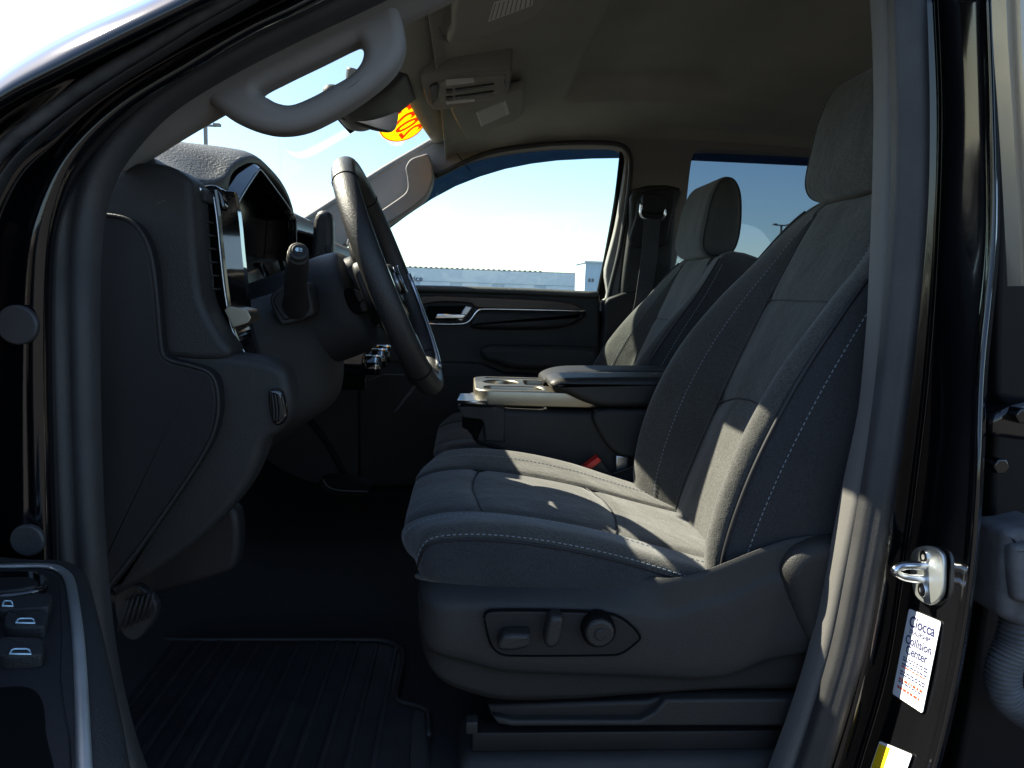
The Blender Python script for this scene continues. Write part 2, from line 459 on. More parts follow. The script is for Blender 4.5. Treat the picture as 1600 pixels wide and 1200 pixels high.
def small_block():
    Y = 46.0
    a = P(915, 410, Y); b = P(946, 450, Y)
    t = thing('small_building', 'small pale blue block standing right of the long service building', 'building', (a.x, Y, 0))
    box('wall', ((a.x + b.x) / 2, Y + 2, a.z / 2), (b.x - a.x, 4, a.z), 'bluew', t, r=0)
    for px in (921, 926):
        q = P(px, 438, Y); box('window', (q.x, Y - .01, q.z), (.14, .03, .22), 'steel', t, r=0)
    box('roof', ((a.x + b.x) / 2, Y + 2, a.z + .05), (b.x - a.x + .2, 4.2, .1), 'white', t, r=0)
small_block()
def light_pole(px, py, Y, label, side=1.0):
    top = P(px, py, Y)
    t = thing('light_pole', label, 'light pole', (top.x, Y, 0), 'light poles round the lot')
    box('pole', (top.x, Y, top.z / 2), (.16, .16, top.z), 'steel', t, r=0)
    box('crossarm', (top.x, Y, top.z), (1.1, .1, .1), 'steel', t, r=0)
    for s in (-1, 1):
        box('lamp_head', (top.x + s * .6, Y, top.z + .05), (.34, .3, .14), 'steel', t, r=0)
light_pole(321, 196, 40, 'tall steel light pole with two lamp heads seen over the dashboard')
light_pole(1221, 352, 62, 'far light pole seen through the tinted rear window')
def far_wood():
    vs, fs = [], []
    rnd = random.Random(3)
    for i in range(2600):
        a = rnd.uniform(math.radians(185), math.radians(355)); R = rnd.uniform(120, 150)
        h = 9 + 4 * math.sin(a * 23) + 2 * math.sin(a * 71)
        c = Vector((R * math.cos(a), R * math.sin(a), rnd.uniform(0, 1) ** 0.7 * h))
        s = rnd.uniform(.9, 2.2); k = len(vs)
        for _ in range(4): vs.append(c + Vector([rnd.uniform(-s, s) for _ in range(3)]))
        fs += [(k, k + 1, k + 2), (k, k + 2, k + 3), (k, k + 1, k + 3), (k + 1, k + 2, k + 3)]
    o = mesh('far_trees', vs, fs, 'leaf', smooth=False)
    tag(o, 'far belt of trees behind the viewer', 'trees', kind='stuff')
far_wood()

# ================================================================== TRUCK SHELL
truck = thing('pickup_truck', 'black pickup truck with its driver side doors open onto the cab', 'pickup truck', W(0.4, 1.58, -0.70))
YD, YN = 2.36, 0.80      # far side inner wall, near door plane

# --- floor, tunnel and firewall
zf = -0.665
def floor_carpet():
    prof = [(-0.95, .05), (-0.9, -.25), (-0.72, -.50), (-0.58, -.62), (-0.42, zf), (0.0, zf), (0.6, zf), (1.7, zf)]
    ctrl = []
    for Y in (0.86, 1.1, 1.35, 1.5, 1.6, 1.72, 2.0, 2.34):
        hump = .07 if 1.5 <= Y <= 1.65 else (.04 if 1.4 < Y < 1.8 else 0)
        ctrl.append([W(x, Y, z + hump) for x, z in prof])
    grid('floor_carpet', surf(ctrl, 4, 6), 'carpet', truck, thick=.02)
floor_carpet()

# --- headliner
def headliner():
    xs = [(-.075, .455), (-.05, .476), (.02, .487), (.12, .502), (.26, .536), (.7, .555), (1.2, .545), (1.6, .52), (1.75, .40)]
    ys = [(.835, -.115), (.86, -.075), (.92, -.03), (1.02, -.008), (1.3, .004), (1.6, .01), (1.9, .004), (2.16, -.012), (2.29, -.026), (2.34, -.046), (2.366, -.060)]
    ctrl = [[W(x, y, z + dz) for x, z in xs] for y, dz in ys]
    G = surf(ctrl, 12, 16)
    sm = lambda t: 0 if t <= 0 else (1 if t >= 1 else t * t * (3 - 2 * t))
    x0, x1, y0, y1 = .265, .66, 1.24, 2.05
    for i in range(G.shape[0]):
        for j in range(G.shape[1]):
            x, y, z = G[i, j]
            k = sm((x - x0) / .02) * sm((x1 + .06 - x) / .075) * sm((y - y0) / .04) * sm((y1 - y) / .022)
            G[i, j, 2] += .058 * k
    grid('headliner', G, 'head', truck, thick=.002)
headliner()

# --- roof skin outside
ctrl = []
for y, dz in ((.70, -.10), (.76, -.045), (.9, -.01), (1.2, .01), (1.6, .02), (2.0, .01), (2.3, -.01), (2.42, -.045), (2.48, -.10)):
    ctrl.append([W(x, y, z + dz) for x, z in ((-.10, .54), (.1, .61), (.5, .655), (1.2, .645), (1.75, .59), (1.95, .42))])
grid('roof', surf(ctrl, 6, 6), 'paint', truck, thick=.004)

# --- windshield
def ws(u, v):
    """u 0 near .. 1 far, v 0 cowl .. 1 header"""
    y = 0.86 + u * 1.50
    bow = 4 * u * (1 - u)
    x0, z0, x1, z1 = -.66, .055, -.085, .485
    x = x0 + (x1 - x0) * v - bow * (.10 - .06 * v); z = z0 + (z1 - z0) * v + math.sin(v * PI) * .012
    return W(x, y, z)
G = np.array([[tuple(ws(u / 16, v / 10)) for v in range(11)] for u in range(17)])
grid('windshield', G, 'wglass', truck)

# --- near side: pillar trim with grab handle, painted frame, seals
def near_pillar():
    lo = [(196, 262), (215, 250), (300, 197), (380, 152), (405, 140), (480, 102), (560, 63), (610, 38), (680, 5), (760, -40), (840, -75)]
    hi = [(150, 262), (178, 222), (250, 155), (330, 108), (360, 92), (440, 50), (520, 15), (580, -12), (660, -50), (740, -90), (820, -125)]
    mid = [((a[0] + b[0]) / 2, (a[1] + b[1]) / 2) for a, b in zip(lo, hi)]
    ctrl = [[P(*a, .97) for a in lo], [P(a[0] + 1, a[1] - 3, .915) for a in lo], [P(*a, .885) for a in mid], [P(*a, .86) for a in hi], [P(a[0] - 2, a[1] - 22, .85) for a in hi]]
    grid('windshield_pillar_trim', surf(ctrl, 6, 6), 'trim', truck, thick=.008)
near_pillar()
def near_grab():
    outer = [(290, 142), (312, 152), (335, 168), (362, 186), (398, 201), (434, 207), (475, 201), (520, 180), (562, 154), (600, 124), (622, 98), (632, 68), (629, 36), (622, 0), (640, -60), (560, -60), (440, 18), (340, 74), (290, 108)]
    hole = [(404, 141), (440, 121), (500, 92), (556, 65), (564, 70), (567, 84), (561, 100), (545, 117), (516, 134), (484, 151), (455, 162), (434, 160), (416, 151)]
    o = holeplate('grab_handle', outl(outer, .885, 5), [outl(hole, .885, 5)], FXZ, .878, .925, .0145, 'trim', truck)
    for p in o.data.polygons: p.use_smooth = True
    w = o.modifiers.new('wn', 'WEIGHTED_NORMAL'); w.keep_sharp = False
    o['label'] = 'broad grey grab handle on the near windshield pillar'
near_grab()

def near_paint():
    # each row follows the door opening from the roof rail down the hinge pillar
    rows = [
        ([(430, -140), (300, -40), (243, -2), (133, 47), (60, 84), (0, 122), (-90, 190), (-180, 330), (-220, 600), (-230, 950)], .762),
        ([(445, -130), (312, -30), (250, 5), (140, 56), (66, 94), (0, 134), (-82, 205), (-170, 340), (-210, 600), (-220, 950)], .715),
        ([(500, -110), (355, -20), (300, 8), (215, 50), (120, 98), (0, 160), (-70, 225), (-150, 350), (-190, 600), (-200, 950)], .70),
        ([(506, -105), (365, -12), (306, 14), (222, 58), (124, 106), (6, 170), (-60, 235), (-140, 355), (-180, 600), (-190, 950)], .755),
        ([(560, -90), (410, -15), (340, 18), (240, 68), (143, 122), (60, 178), (0, 225), (-60, 340), (-80, 600), (-80, 950)], .765),
        ([(600, -80), (450, 0), (370, 40), (270, 92), (165, 158), (90, 225), (30, 290), (-10, 400), (-20, 600), (-20, 950)], .786),
        ([(625, -75), (475, 6), (390, 46), (300, 100), (195, 165), (120, 238), (85, 310), (66, 400), (62, 600), (70, 950)], .768),
        ([(660, -70), (510, 8), (420, 50), (330, 98), (222, 170), (150, 248), (108, 320), (92, 400), (92, 600), (104, 950)], .835),
    ]
    ctrl = [[P(a, b, Y) for a, b in r] for r, Y in rows]
    grid('body_pillar', surf(ctrl, 5, 8), 'paint', truck, thick=.003)
    # weatherstrip running up the frame
    c = [P(a, b, .752) for a, b in [(480, -70), (367, -2), (300, 35), (233, 75), (143, 128), (60, 188), (0, 238), (-60, 330)]]
    sweep('weatherstrip', c, oval(.0065, .009), 'boot', truck)
    c = [P(a, b, .752) for a, b in [(500, -66), (387, 4), (320, 42), (253, 84), (163, 140), (80, 202), (18, 262), (-30, 350)]]
    sweep('weatherstrip', c, oval(.0022, .008), 'rub', truck)
near_paint()

def door_seal():
    path = [(700, -95), (560, -28), (440, 28), (330, 84), (240, 140), (180, 198), (140, 255), (119, 320), (112, 400), (112, 520), (116, 680), (124, 850), (140, 1010), (170, 1150), (220, 1290)]
    prof = [(-.027, .012), (-.026, -.002), (-.018, -.012), (-.006, -.013), (.001, -.006), (.005, -.016), (.014, -.019), (.022, -.012), (.026, 0), (.026, .014)]
    prof = [(-a, b) for a, b in prof]
    sweep('door_seal', [P(a, b, .82) for a, b in path], prof, 'rub', truck, closedprof=False, widths=[.9, .9, .9, .92, .95, .98, 1, 1, .95, .92, .9, .9, .9, .9, .9])
    # rear run of the seal, up the centre pillar
    path = [(1420, -40), (1424, 60), (1427, 180), (1425, 320), (1413, 480), (1398, 620), (1378, 760), (1353, 900), (1331, 1010), (1300, 1120), (1262, 1240)]
    prof2 = [(-.017, .014), (-.018, 0), (-.012, -.012), (-.003, -.016), (.006, -.013), (.011, -.004), (.017, -.004), (.019, .004), (.019, .014)]
    sweep('door_seal', [P(a, b, .83) for a, b in path], [(-a, b) for a, b in prof2], 'rub', truck, closedprof=False)
    # grey trim edge just inside it
    path = [(1392, -40), (1397, 60), (1399, 180), (1396, 320), (1390, 440), (1384, 520), (1372, 640), (1352, 760), (1326, 900), (1303, 1010), (1270, 1120), (1226, 1240)]
    wd = [.75, .75, .8, .85, .8, .7, .7, 1.05, 1.25, 1.3, 1.3, 1.3]
    sweep('pillar_edge_trim', [P(a, b, .855) for a, b in path], [(-.012, .03), (-.012, .004), (-.007, -.004), (.006, -.004), (.012, .004), (.012, .03)], 'edge', truck, closedprof=False, widths=wd)
door_seal()

# --- centre pillar: outward facing step, striker face, outer lip
def centre_pillar():
    xs = [0, 200, 400, 600, 760, 900, 1050, 1200, 1330]
    A = [(1440, -30), (1448, 180), (1443, 380), (1422, 580), (1400, 740), (1378, 900), (1350, 1050), (1310, 1190), (1262, 1330)]
    B = [(1462, -30), (1470, 180), (1464, 380), (1450, 580), (1432, 740), (1410, 900), (1385, 1050), (1345, 1190), (1300, 1330)]
    D = [(1540, -30), (1547, 180), (1548, 380), (1530, 580), (1524, 740), (1512, 900), (1490, 1050), (1458, 1190), (1410, 1330)]
    E = [(a + 8, b) for a, b in D]
    Fp = [(a + 14, b) for a, b in D]; up = [.064, .062, .054, .028, .004, 0, 0, 0, 0]
    ctrl = [[P(a - 12, b, .852) for a, b in A], [P(*a, .8465) for a in A], [P(a[0] - 3, a[1], .842) for a in B], [P(*a, .838) for a in B], [P(a[0] + 7, a[1], .826) for a in B],
            [P(a[0] - 12, a[1], .722 + k) for a, k in zip(D, up)], [P(*a, .705 + k) for a, k in zip(D, up)], [P(*a, .703 + k) for a, k in zip(E, up)], [P(*a, .73 + k) for a, k in zip(Fp, up)], [P(a[0] - 10, a[1], .86) for a in Fp]]
    grid('centre_pillar', surf(ctrl, 5, 6), 'jamb', truck, thick=.003)
    # moulded ridge between the step and striker face
    sweep('pillar_flange', [P(*a, .836) for a in B], oval(.0016, .004, 8), 'jamb', truck)
    return A, B, D
PA, PB, PDD = centre_pillar()

def jpoint(px, py):
    """a point just proud of the striker face of the centre pillar"""
    ys = [b for _, b in PB]
    xb = np.interp(py, ys, [a for a, _ in PB]) + 7; xd = np.interp(py, [b for _, b in PDD], [a for a, _ in PDD]) - 12
    t = (px - xb) / (xd - xb)
    a = P(xb, py, .826); b = P(xd, py, .722)
    d = ray(px, py)
    # meet the sight line with the face between a and b
    n = (b - a).cross(Vector((0, 0, 1))).normalized()
    return EYE + d * ((a - EYE).dot(n) / d.dot(n)), -n if n.dot(d) > 0 else n

# sill under the door opening
box('door_sill', (.12, .88, CZ - .69), (1.15, .10, .05), 'plast', truck, r=.012)
box('rocker_panel', (.12, .80, CZ - .74), (1.5, .10, .12), 'paint', truck, r=.03)

# --- hinge pillar plugs
for px, py, r in ((22, 508, .0205), (38, 847, .0175)):
    c = P(px, py, .752)
    ring = [(math.cos(t) * r, math.sin(t) * r) for t in [2 * PI * k / 28 for k in range(28)]]
    slab('rubber_plug', ring, lambda a, b, w, c=c: Vector((c.x + a, w, c.z + b)), .755, .7625, .0025, 'rub', truck)

# --- far side wall: pillars, window openings
def far_side():
    fw = [(455, 470), (505, 412), (545, 380), (600, 345), (650, 296), (700, 266), (760, 244), (850, 231), (930, 229), (966, 231), (976, 242), (976, 262), (962, 350), (945, 420), (938, 470)]
    rw = [(1092, 236), (1180, 238), (1290, 244), (1400, 256), (1440, 300), (1440, 480), (1045, 480), (1056, 410), (1070, 330), (1080, 250)]
    outer = [(330, 480), (425, 376), (462, 350), (530, 306), (600, 261), (672, 219), (700, 200), (740, 180), (1640, 220), (1640, 500)]
    fh = outl(fw, YD, 5); rh = outl(rw, YD, 5)
    # the top corners of the openings stay crisp enough with the spline
    holeplate('side_pillars', outl(outer, YD, corner=True), [fh, rh], FXZ, YD - .012, YD + .06, .008, 'trim', truck)
    # bright door seal down the rear edge of the front window
    sweep('door_seal', [P(a, b, YD - .02) for a, b in [(680, 276), (760, 240), (850, 226), (930, 223), (972, 228), (985, 250), (982, 300), (968, 390), (950, 470), (942, 560)]],
          oval(.008, .008, 10), 'rub', truck)
    # window panes
    p = outl([(400, 485), (600, 320), (700, 250), (800, 220), (1000, 215), (940, 485)], YD, corner=True)
    slab('side_window', p, FXZ, YD + .045, YD + .049, 0, 'sglass', truck)
    p = outl([(1040, 485), (1075, 215), (1450, 225), (1450, 485)], YD, corner=True)
    slab('side_window', p, FXZ, YD + .045, YD + .049, 0, 'tglass', truck)
    # smoked rain deflectors outside
    top = [(560, 350), (640, 300), (700, 260), (770, 237), (860, 222), (990, 220)]
    bot = [(985, 247), (925, 248), (870, 251), (830, 256), (790, 264), (750, 276), (712, 291), (675, 311), (640, 334), (600, 364), (570, 390)]
    slab('rain_deflector', outl(top + bot, YD + .08, corner=True), FXZ, YD + .075, YD + .080, 0, 'defl', truck)
    slab('rain_deflector', outl([(1060, 215), (1450, 225), (1450, 266), (1250, 259), (1060, 250)], YD + .08, corner=True), FXZ, YD + .075, YD + .08, 0, 'defl', truck)
    # window divider and outer door frame behind the seal
    sweep('window_channel', [P(a, b, YD + .03) for a, b in [(975, 235), (966, 310), (952, 390), (936, 470)]], oval(.014, .010, 8, e=4), 'dark', truck)
far_side()

# far windshield pillar grab handle
o = slab('grab_handle', outl([(634, 262), (642, 249), (658, 243), (669, 242), (676, 262), (675, 285), (664, 308), (632, 333), (598, 354), (562, 376), (542, 384), (550, 364), (590, 333), (630, 305), (637, 294), (636, 276)], 2.26, 4), FXZ, 2.255, 2.35, .0045, 'trim', truck, seg=4)
o['label'] = 'grab handle on the far windshield pillar'
tube('pillar_edge_roll', [P(a, b, YD - .005) for a, b in [(425, 380), (462, 354), (530, 310), (600, 265), (672, 223), (700, 204)]], .011, 'trim', truck, n=12)
# trim join on the far pillar
sweep('trim_join', [P(700, 222, YD - .012), P(735, 268, YD - .012)], oval(.0015, .002, 6), 'dark', truck)

# header trim above the windshield
ctrl = []
for k in range(7):
    u = k / 6; a = ws(u, .955)
    ctrl.append([a + Vector((-.002, 0, -.002)), a + Vector((.006, 0, -.008)), a + Vector((.03, 0, -.004)), ws(u, 1) + Vector((.055, 0, .012)), ws(u, 1) + Vector((.10, 0, .045))])
grid('header_trim', surf(ctrl, 4, 5), 'head', truck, thick=.006)

# cowl and bonnet seen from outside
ctrl = [[W(-.62, y, .03 + dz), W(-.75, y, .06 + dz), W(-1.2, y, .08 + dz), W(-1.8, y, .03 + dz), W(-2.0, y, -.1 + dz)] for y, dz in ((.70, -.06), (.9, -.01), (1.6, .02), (2.3, -.01), (2.5, -.06))]
grid('bonnet', surf(ctrl, 5, 5), 'paint', truck, thick=.004)

# outer body below the glass: far side, engine bay, cargo bed
def skin(name, x0, x1, y0, y1, z0, z1, m='paint', r=.04):
    box(name, ((x0 + x1) / 2, (y0 + y1) / 2, CZ + (z0 + z1) / 2), (x1 - x0, y1 - y0, z1 - z0), m, truck, r=r)
skin('far_body_side', -1.0, 1.95, 2.43, 2.52, -1.0, -.03)
skin('engine_bay_body', -2.1, -.97, .70, 2.52, -1.0, .02)
skin('cargo_bed', 2.0, 3.7, .70, 2.52, -1.0, -.02)
skin('floor_pan', -.95, 1.9, .80, 2.45, -1.0, -.72, 'plast')
# back wall and rear bench so the cab closes behind
box('rear_wall', (1.74, 1.58, CZ - .25), (.04, 1.5, .95), 'plast', truck, r=.01)
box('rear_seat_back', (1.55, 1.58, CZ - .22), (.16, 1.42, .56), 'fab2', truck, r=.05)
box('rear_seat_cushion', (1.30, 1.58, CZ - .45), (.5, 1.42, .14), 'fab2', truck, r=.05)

# ================================================================== FAR DOOR PANELS
def passenger_door():
    Y = YD - .02
    d = plate('passenger_door', [(300, 446), (620, 446), (930, 456), (938, 462), (938, 560), (936, 760), (300, 760)], Y, Y, Y + .10, .012, 'plast2', truck, corner=True)
    d['label'] = 'far passenger door panel with brown inlay below its window'
    # rolled top rail
    sweep('top_rail', [P(a, b, Y) for a, b in [(400, 449), (640, 451), (800, 455), (934, 461)]], oval(.012, .02, 12), 'pad', d)
    plate('inlay_strip', [(620, 468), (656, 463), (700, 462), (850, 468), (895, 474), (912, 488), (880, 485), (760, 482), (742, 480), (735, 474), (690, 472), (650, 478), (620, 482)], Y, Y - .014, Y + .02, .005, 'wood', d, n=4)
    tube('chrome_strip', [P(a, b, Y - .016) for a, b in [(620, 505), (668, 506), (722, 506), (735, 500), (746, 486), (756, 483), (830, 484), (915, 486)]], .0035, 'chrome', d, n=8, smoothpath=5)
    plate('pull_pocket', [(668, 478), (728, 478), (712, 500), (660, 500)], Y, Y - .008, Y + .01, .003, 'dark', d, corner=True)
    plate('door_handle', [(684, 490), (728, 491), (724, 498), (678, 498)], Y - .03, Y - .036, Y - .02, .004, 'chrome', d, corner=True)
    plate('handle_bezel', [(728, 478), (738, 480), (722, 502), (714, 500)], Y - .012, Y - .016, Y, .003, 'satin', d, corner=True)
    plate('door_pull', [(742, 494), (758, 486), (900, 488), (915, 492), (890, 508), (850, 514), (760, 514), (735, 510)], Y, Y - .03, Y + .02, .015, 'plast', d, n=4)
    plate('armrest', [(752, 548), (765, 540), (930, 543), (936, 552), (936, 574), (880, 577), (800, 575), (775, 566), (758, 562)], Y - .05, Y - .07, Y + .02, .018, 'plast2', d, n=4)
    plate('lower_trim', [(560, 562), (750, 566), (790, 582), (936, 586), (936, 760), (560, 760)], Y - .01, Y - .022, Y + .02, .012, 'plast', d, corner=True)
passenger_door()
def far_b_pillar():
    Y = YD - .02
    t = plate('belt_pillar_trim', [(990, 296), (1060, 294), (1054, 330), (1042, 500), (1036, 640), (956, 640), (952, 560), (962, 500), (972, 420), (982, 350)], Y - .01, Y - .03, Y + .05, .015, 'plast2', truck, n=3)
    plate('belt_slot_panel', [(1002, 302), (1052, 300), (1046, 350), (1036, 384), (984, 384), (992, 340)], Y - .03, Y - .042, Y, .008, 'plast', t, n=3)
    plate('belt_guide_cover', [(1004, 304), (1036, 306), (1040, 330), (1030, 334), (1006, 330)], Y - .05, Y - .064, Y - .02, .008, 'plast', t, n=3)
    tube('belt_guide', [P(a, b, Y - .06) for a, b in [(1002, 318), (1001, 334), (1008, 342), (1030, 345), (1038, 338), (1039, 326)]], .0045, 'chrome', t, n=10)
    plate('lower_pillar_panel', [(950, 466), (1030, 466), (1034, 700), (934, 700), (936, 600), (944, 500)], Y - .03, Y - .036, Y + .02, .01, 'plast', t, n=3)
far_b_pillar()
bt = thing('seat_belt', 'dark seat belt strap hanging down the far centre pillar', 'seat belt', P(1015, 480, YD - .09))
slab('webbing', outl([(1006, 342), (1032, 343), (1028, 400), (1016, 470), (998, 545), (975, 545), (992, 470), (1002, 400)], YD - .09, corner=True), FXZ, YD - .092, YD - .089, .001, 'belt', bt)
box('rear_door_panel', (1.25, YD + .02, CZ - .36), (.95, .05, .70), 'plast', truck, r=.02)

# ================================================================== SEATS
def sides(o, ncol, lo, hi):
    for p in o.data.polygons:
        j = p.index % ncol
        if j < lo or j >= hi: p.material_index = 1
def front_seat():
    root = thing('front_seat', 'charcoal cloth driver seat nearest the open door, sunlight across its backrest', 'seat', W(.30, 1.18, zf), 'front bucket seats')
    YC = 1.18
    # ---------- backrest
    cl = [(.405, -.475), (.415, -.44), (.432, -.37), (.470, -.26), (.515, -.14), (.560, -.03), (.600, .06), (.628, .125), (.650, .165), (.680, .188), (.725, .188)]
    pr = [.03, .055, .080, .095, .088, .062, .032, .012, .002, 0, 0]
    hw = [.225, .245, .255, .262, .262, .252, .235, .215, .190, .165, .15]
    ins = [.135, .138, .14, .142, .142, .14, .138, .13, .12, .11, .10]
    fd = Vector((-.90, 0, .30)).normalized()
    ctrl = []
    for (x, z), p, w, q in zip(cl, pr, hw, ins):
        cols = [(-w + .03, -.15), (-w + .004, -.115), (-w - .004, -.05 + p * .3), (-w + .004, p * .62), (-w + .022, p * .98), (-w + .045, p * .98), (-w + .075, p * .62),
                (-q, .004), (-q * .5, .006), (0, .004)]
        cols = cols + [(-a, b) for a, b in cols[-2::-1]]
        ctrl.append([W(x, YC + a, z) + fd * b for a, b in cols])
    G = surf(ctrl, 10, 8)
    nu, nv = 10, 8
    nrm = lambda: None
    # surface normals for grooves
    du = np.gradient(G, axis=0); dv = np.gradient(G, axis=1); N = np.cross(dv, du); N /= (np.linalg.norm(N, axis=2)[:, :, None] + 1e-9)
    if N[30, 9 * nv][0] > 0: N = -N
    def groove(G, N, jj, i0, i1, depth, wid=1.6):
        for i in range(i0, min(i1, G.shape[0])):
            for j in range(G.shape[1]):
                d = (j - jj) / wid
                if abs(d) < 3: G[i, j] -= N[i, j] * depth * math.exp(-d * d)
    G0 = G.copy()
    groove(G, N, 7 * nv, 0, 78, .006); groove(G, N, 11 * nv, 0, 78, .006)
    groove(G, N, 3.4 * nv, 0, 82, .003, 1.0); groove(G, N, 14.6 * nv, 0, 82, .003, 1.0)
    def hgroove(i0, j0, j1, depth, bow=0.0):
        for j in range(j0, j1 + 1):
            c = i0 + bow * ((j - (j0 + j1) / 2) / ((j1 - j0) / 2)) ** 2
            for i in range(G.shape[0]):
                d = (i - c) / 1.0
                if abs(d) < 3: G[i, j] -= N[i, j] * depth * math.exp(-d * d)
    hgroove(37, 7 * nv, 11 * nv, .005, -2); hgroove(53, 7 * nv, 11 * nv, .004)
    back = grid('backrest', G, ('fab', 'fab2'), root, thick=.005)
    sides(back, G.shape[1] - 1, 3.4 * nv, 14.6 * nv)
    lift = lambda jj, i0, i1, h=.0015: [Vector(G0[i, int(round(jj))]) + Vector(N[i, int(round(jj))]) * h for i in range(i0, i1)]
    tube('piping', lift(3.4 * nv, 6, 82, .0), .0028, 'piping', back, n=6, smoothpath=0)
    tube('piping', lift(14.6 * nv, 6, 82, .0), .0028, 'piping', back, n=6, smoothpath=0)
    for jj in (2.8 * nv, 15.1 * nv, 6.15 * nv, 11.85 * nv, 1.25 * nv):
        dashes('stitching', lift(jj, 8, 78), 'thread', back)
    tube('piping', lift(1.0 * nv, 8, 80, .0), .0022, 'piping', back, n=6, smoothpath=0)
    for jj, i1 in ((7 * nv, 78), (11 * nv, 78)):
        tube('seam', lift(jj, 4, i1, -.005), .0018, 'piping', back, n=6, smoothpath=0)
    for i0, bow in ((37, -2), (53, 0)):
        pts = []
        for j in range(7 * nv, 11 * nv + 1):
            c = i0 + bow * ((j - 9 * nv) / (2 * nv)) ** 2; a_ = int(c); t_ = c - a_
            pts.append(Vector(G0[a_, j] * (1 - t_) + G0[a_ + 1, j] * t_) - Vector(N[a_, j]) * .0042)
        tube('seam', pts, .0016, 'piping', back, n=6, smoothpath=0)
    # shell behind
    ctrl = []
    for (x, z), w in zip(cl, hw):
        ctrl.append([W(x, YC + a, z) + fd * b for a, b in ((-w + .012, -.105), (-w + .022, -.15), (-w * .6, -.172), (0, -.178), (w * .6, -.172), (w - .022, -.15), (w - .012, -.105))])
    grid('seat_back_shell', surf(ctrl, 4, 5), 'plast', root, thick=.006)
    # ---------- cushion
    cl = [(.0, -.398), (-.048, -.398), (-.080, -.382), (-.080, -.356), (-.035, -.338), (.03, -.334), (.12, -.344), (.22, -.362), (.32, -.388), (.42, -.412), (.50, -.43)]
    pr = [0, 0, 0, .004, .010, .014, .017, .015, .011, .008, .006]
    hw = [.20, .222, .238, .248, .254, .258, .26, .262, .262, .26, .258]
    ctrl = []
    for k, ((x, z), p, w) in enumerate(zip(cl, pr, hw)):
        dz = max(-.43, min(z - .085, -.385)) if k > 3 else None
        cols = []
        zb = {0: z, 1: -.400, 2: -.400, 3: -.402, 4: -.408}.get(k, -.425)
        zm = {0: z, 1: -.399, 2: -.388, 3: z - .02}.get(k, z - .04)
        cols = [(-w + .02, zb), (-w, zb * .5 + zm * .5), (-w - .002, zm), (-w + .004, z - .012 + p * .75), (-w + .022, z + p), (-w + .055, z + p * .95), (-.155, z + p * .35), (-.132, z + .0), (-.06, z + .004), (0, z + .003)]
        cols = cols + [(-a, b) for a, b in cols[-2::-1]]
        fwd = [0, 0, 0, 0, 0, 0, 0, 0, 0, 0, 0][k]
        row = []
        for a, b in cols:
            rnd = .03 * max(0, abs(a) / w - .7) / .3 if k < 4 else 0   # plan rounding of the front corners
            row.append(W(x + rnd, YC + a, b))
        ctrl.append(row)
    G = surf(ctrl, 9, 8); nv = 8
    du = np.gradient(G, axis=0); dv = np.gradient(G, axis=1); N = np.cross(dv, du); N /= (np.linalg.norm(N, axis=2)[:, :, None] + 1e-9)
    if N[60, 9 * nv][2] < 0: N = -N
    G0 = G.copy()
    groove(G, N, 7 * nv, 14, 91, .006); groove(G, N, 11 * nv, 14, 91, .006)
    groove(G, N, 3 * nv, 24, 91, .0025, 1.0); groove(G, N, 15 * nv, 24, 91, .0025, 1.0)
    def hg(i0, j0, j1, depth, bow=0.0):
        for j in range(j0, j1 + 1):
            c = i0 + bow * ((j - (j0 + j1) / 2) / ((j1 - j0) / 2)) ** 2
            for i in range(G.shape[0]):
                d = (i - c)
                if abs(d) < 3: G[i, j] -= N[i, j] * depth * math.exp(-d * d)
    hg(44, 7 * nv, 11 * nv, .005, 2); hg(67, 7 * nv, 11 * nv, .005, -2)
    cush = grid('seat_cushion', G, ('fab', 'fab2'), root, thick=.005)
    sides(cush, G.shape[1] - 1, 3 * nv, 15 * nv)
    lift = lambda jj, i0, i1, h=.0012: [Vector(G0[i, int(round(jj))]) + Vector(N[i, int(round(jj))]) * h for i in range(i0, i1)]
    for jj in (3 * nv, 15 * nv):
        tube('piping', lift(jj, 22, 88, 0), .0018, 'piping', cush, n=6, smoothpath=0)
    for jj in (3.3 * nv, 5.4 * nv, 14.7 * nv, 12.6 * nv):
        dashes('stitching', lift(jj, 24, 88), 'thread', cush)
    for jj in (7 * nv, 11 * nv):
        tube('seam', lift(jj, 15, 90, -.005), .0018, 'piping', cush, n=6, smoothpath=0)
    for i0, bow in ((44, 2), (67, -2)):
        pts = []
        for j in range(7 * nv, 11 * nv + 1):
            c = i0 + bow * ((j - 9 * nv) / (2 * nv)) ** 2; a_ = int(c); t_ = c - a_
            pts.append(Vector(G0[a_, j] * (1 - t_) + G0[a_ + 1, j] * t_) - Vector(N[a_, j]) * .0042)
        tube('seam', pts, .0016, 'piping', cush, n=6, smoothpath=0)
    # underside pan
    box('seat_pan', (.26, YC, CZ - .47), (.44, .44, .08), 'plast', root, r=.02)
    # ---------- headrest
    hp = [(.612, .215), (.618, .27), (.628, .325), (.645, .368), (.668, .388), (.695, .384), (.716, .35), (.724, .29), (.722, .23), (.708, .190), (.68, .176), (.645, .176), (.622, .188)]
    o = slab('headrest', cr([(a, CZ + b) for a, b in hp], 5, True), FXZ, YC - .132, YC + .132, .030, 'fab', root, seg=7)
    for s in (-1, 1):
        ring = cr([(a, CZ + b) for a, b in hp], 5, True); ring = offset2(ring if area2(ring) > 0 else ring[::-1], .006)
        pts = [Vector((a, YC + s * .123, b)) for a, b in ring]
        tube('piping', pts, .002, 'piping', o, n=6, closed=True, smoothpath=0)
    for s in (-.06, .06):
        tube('headrest_post', [W(.675, YC + s, .20), W(.672, YC + s, .10)], .006, 'chrome', root, n=10, smoothpath=0)
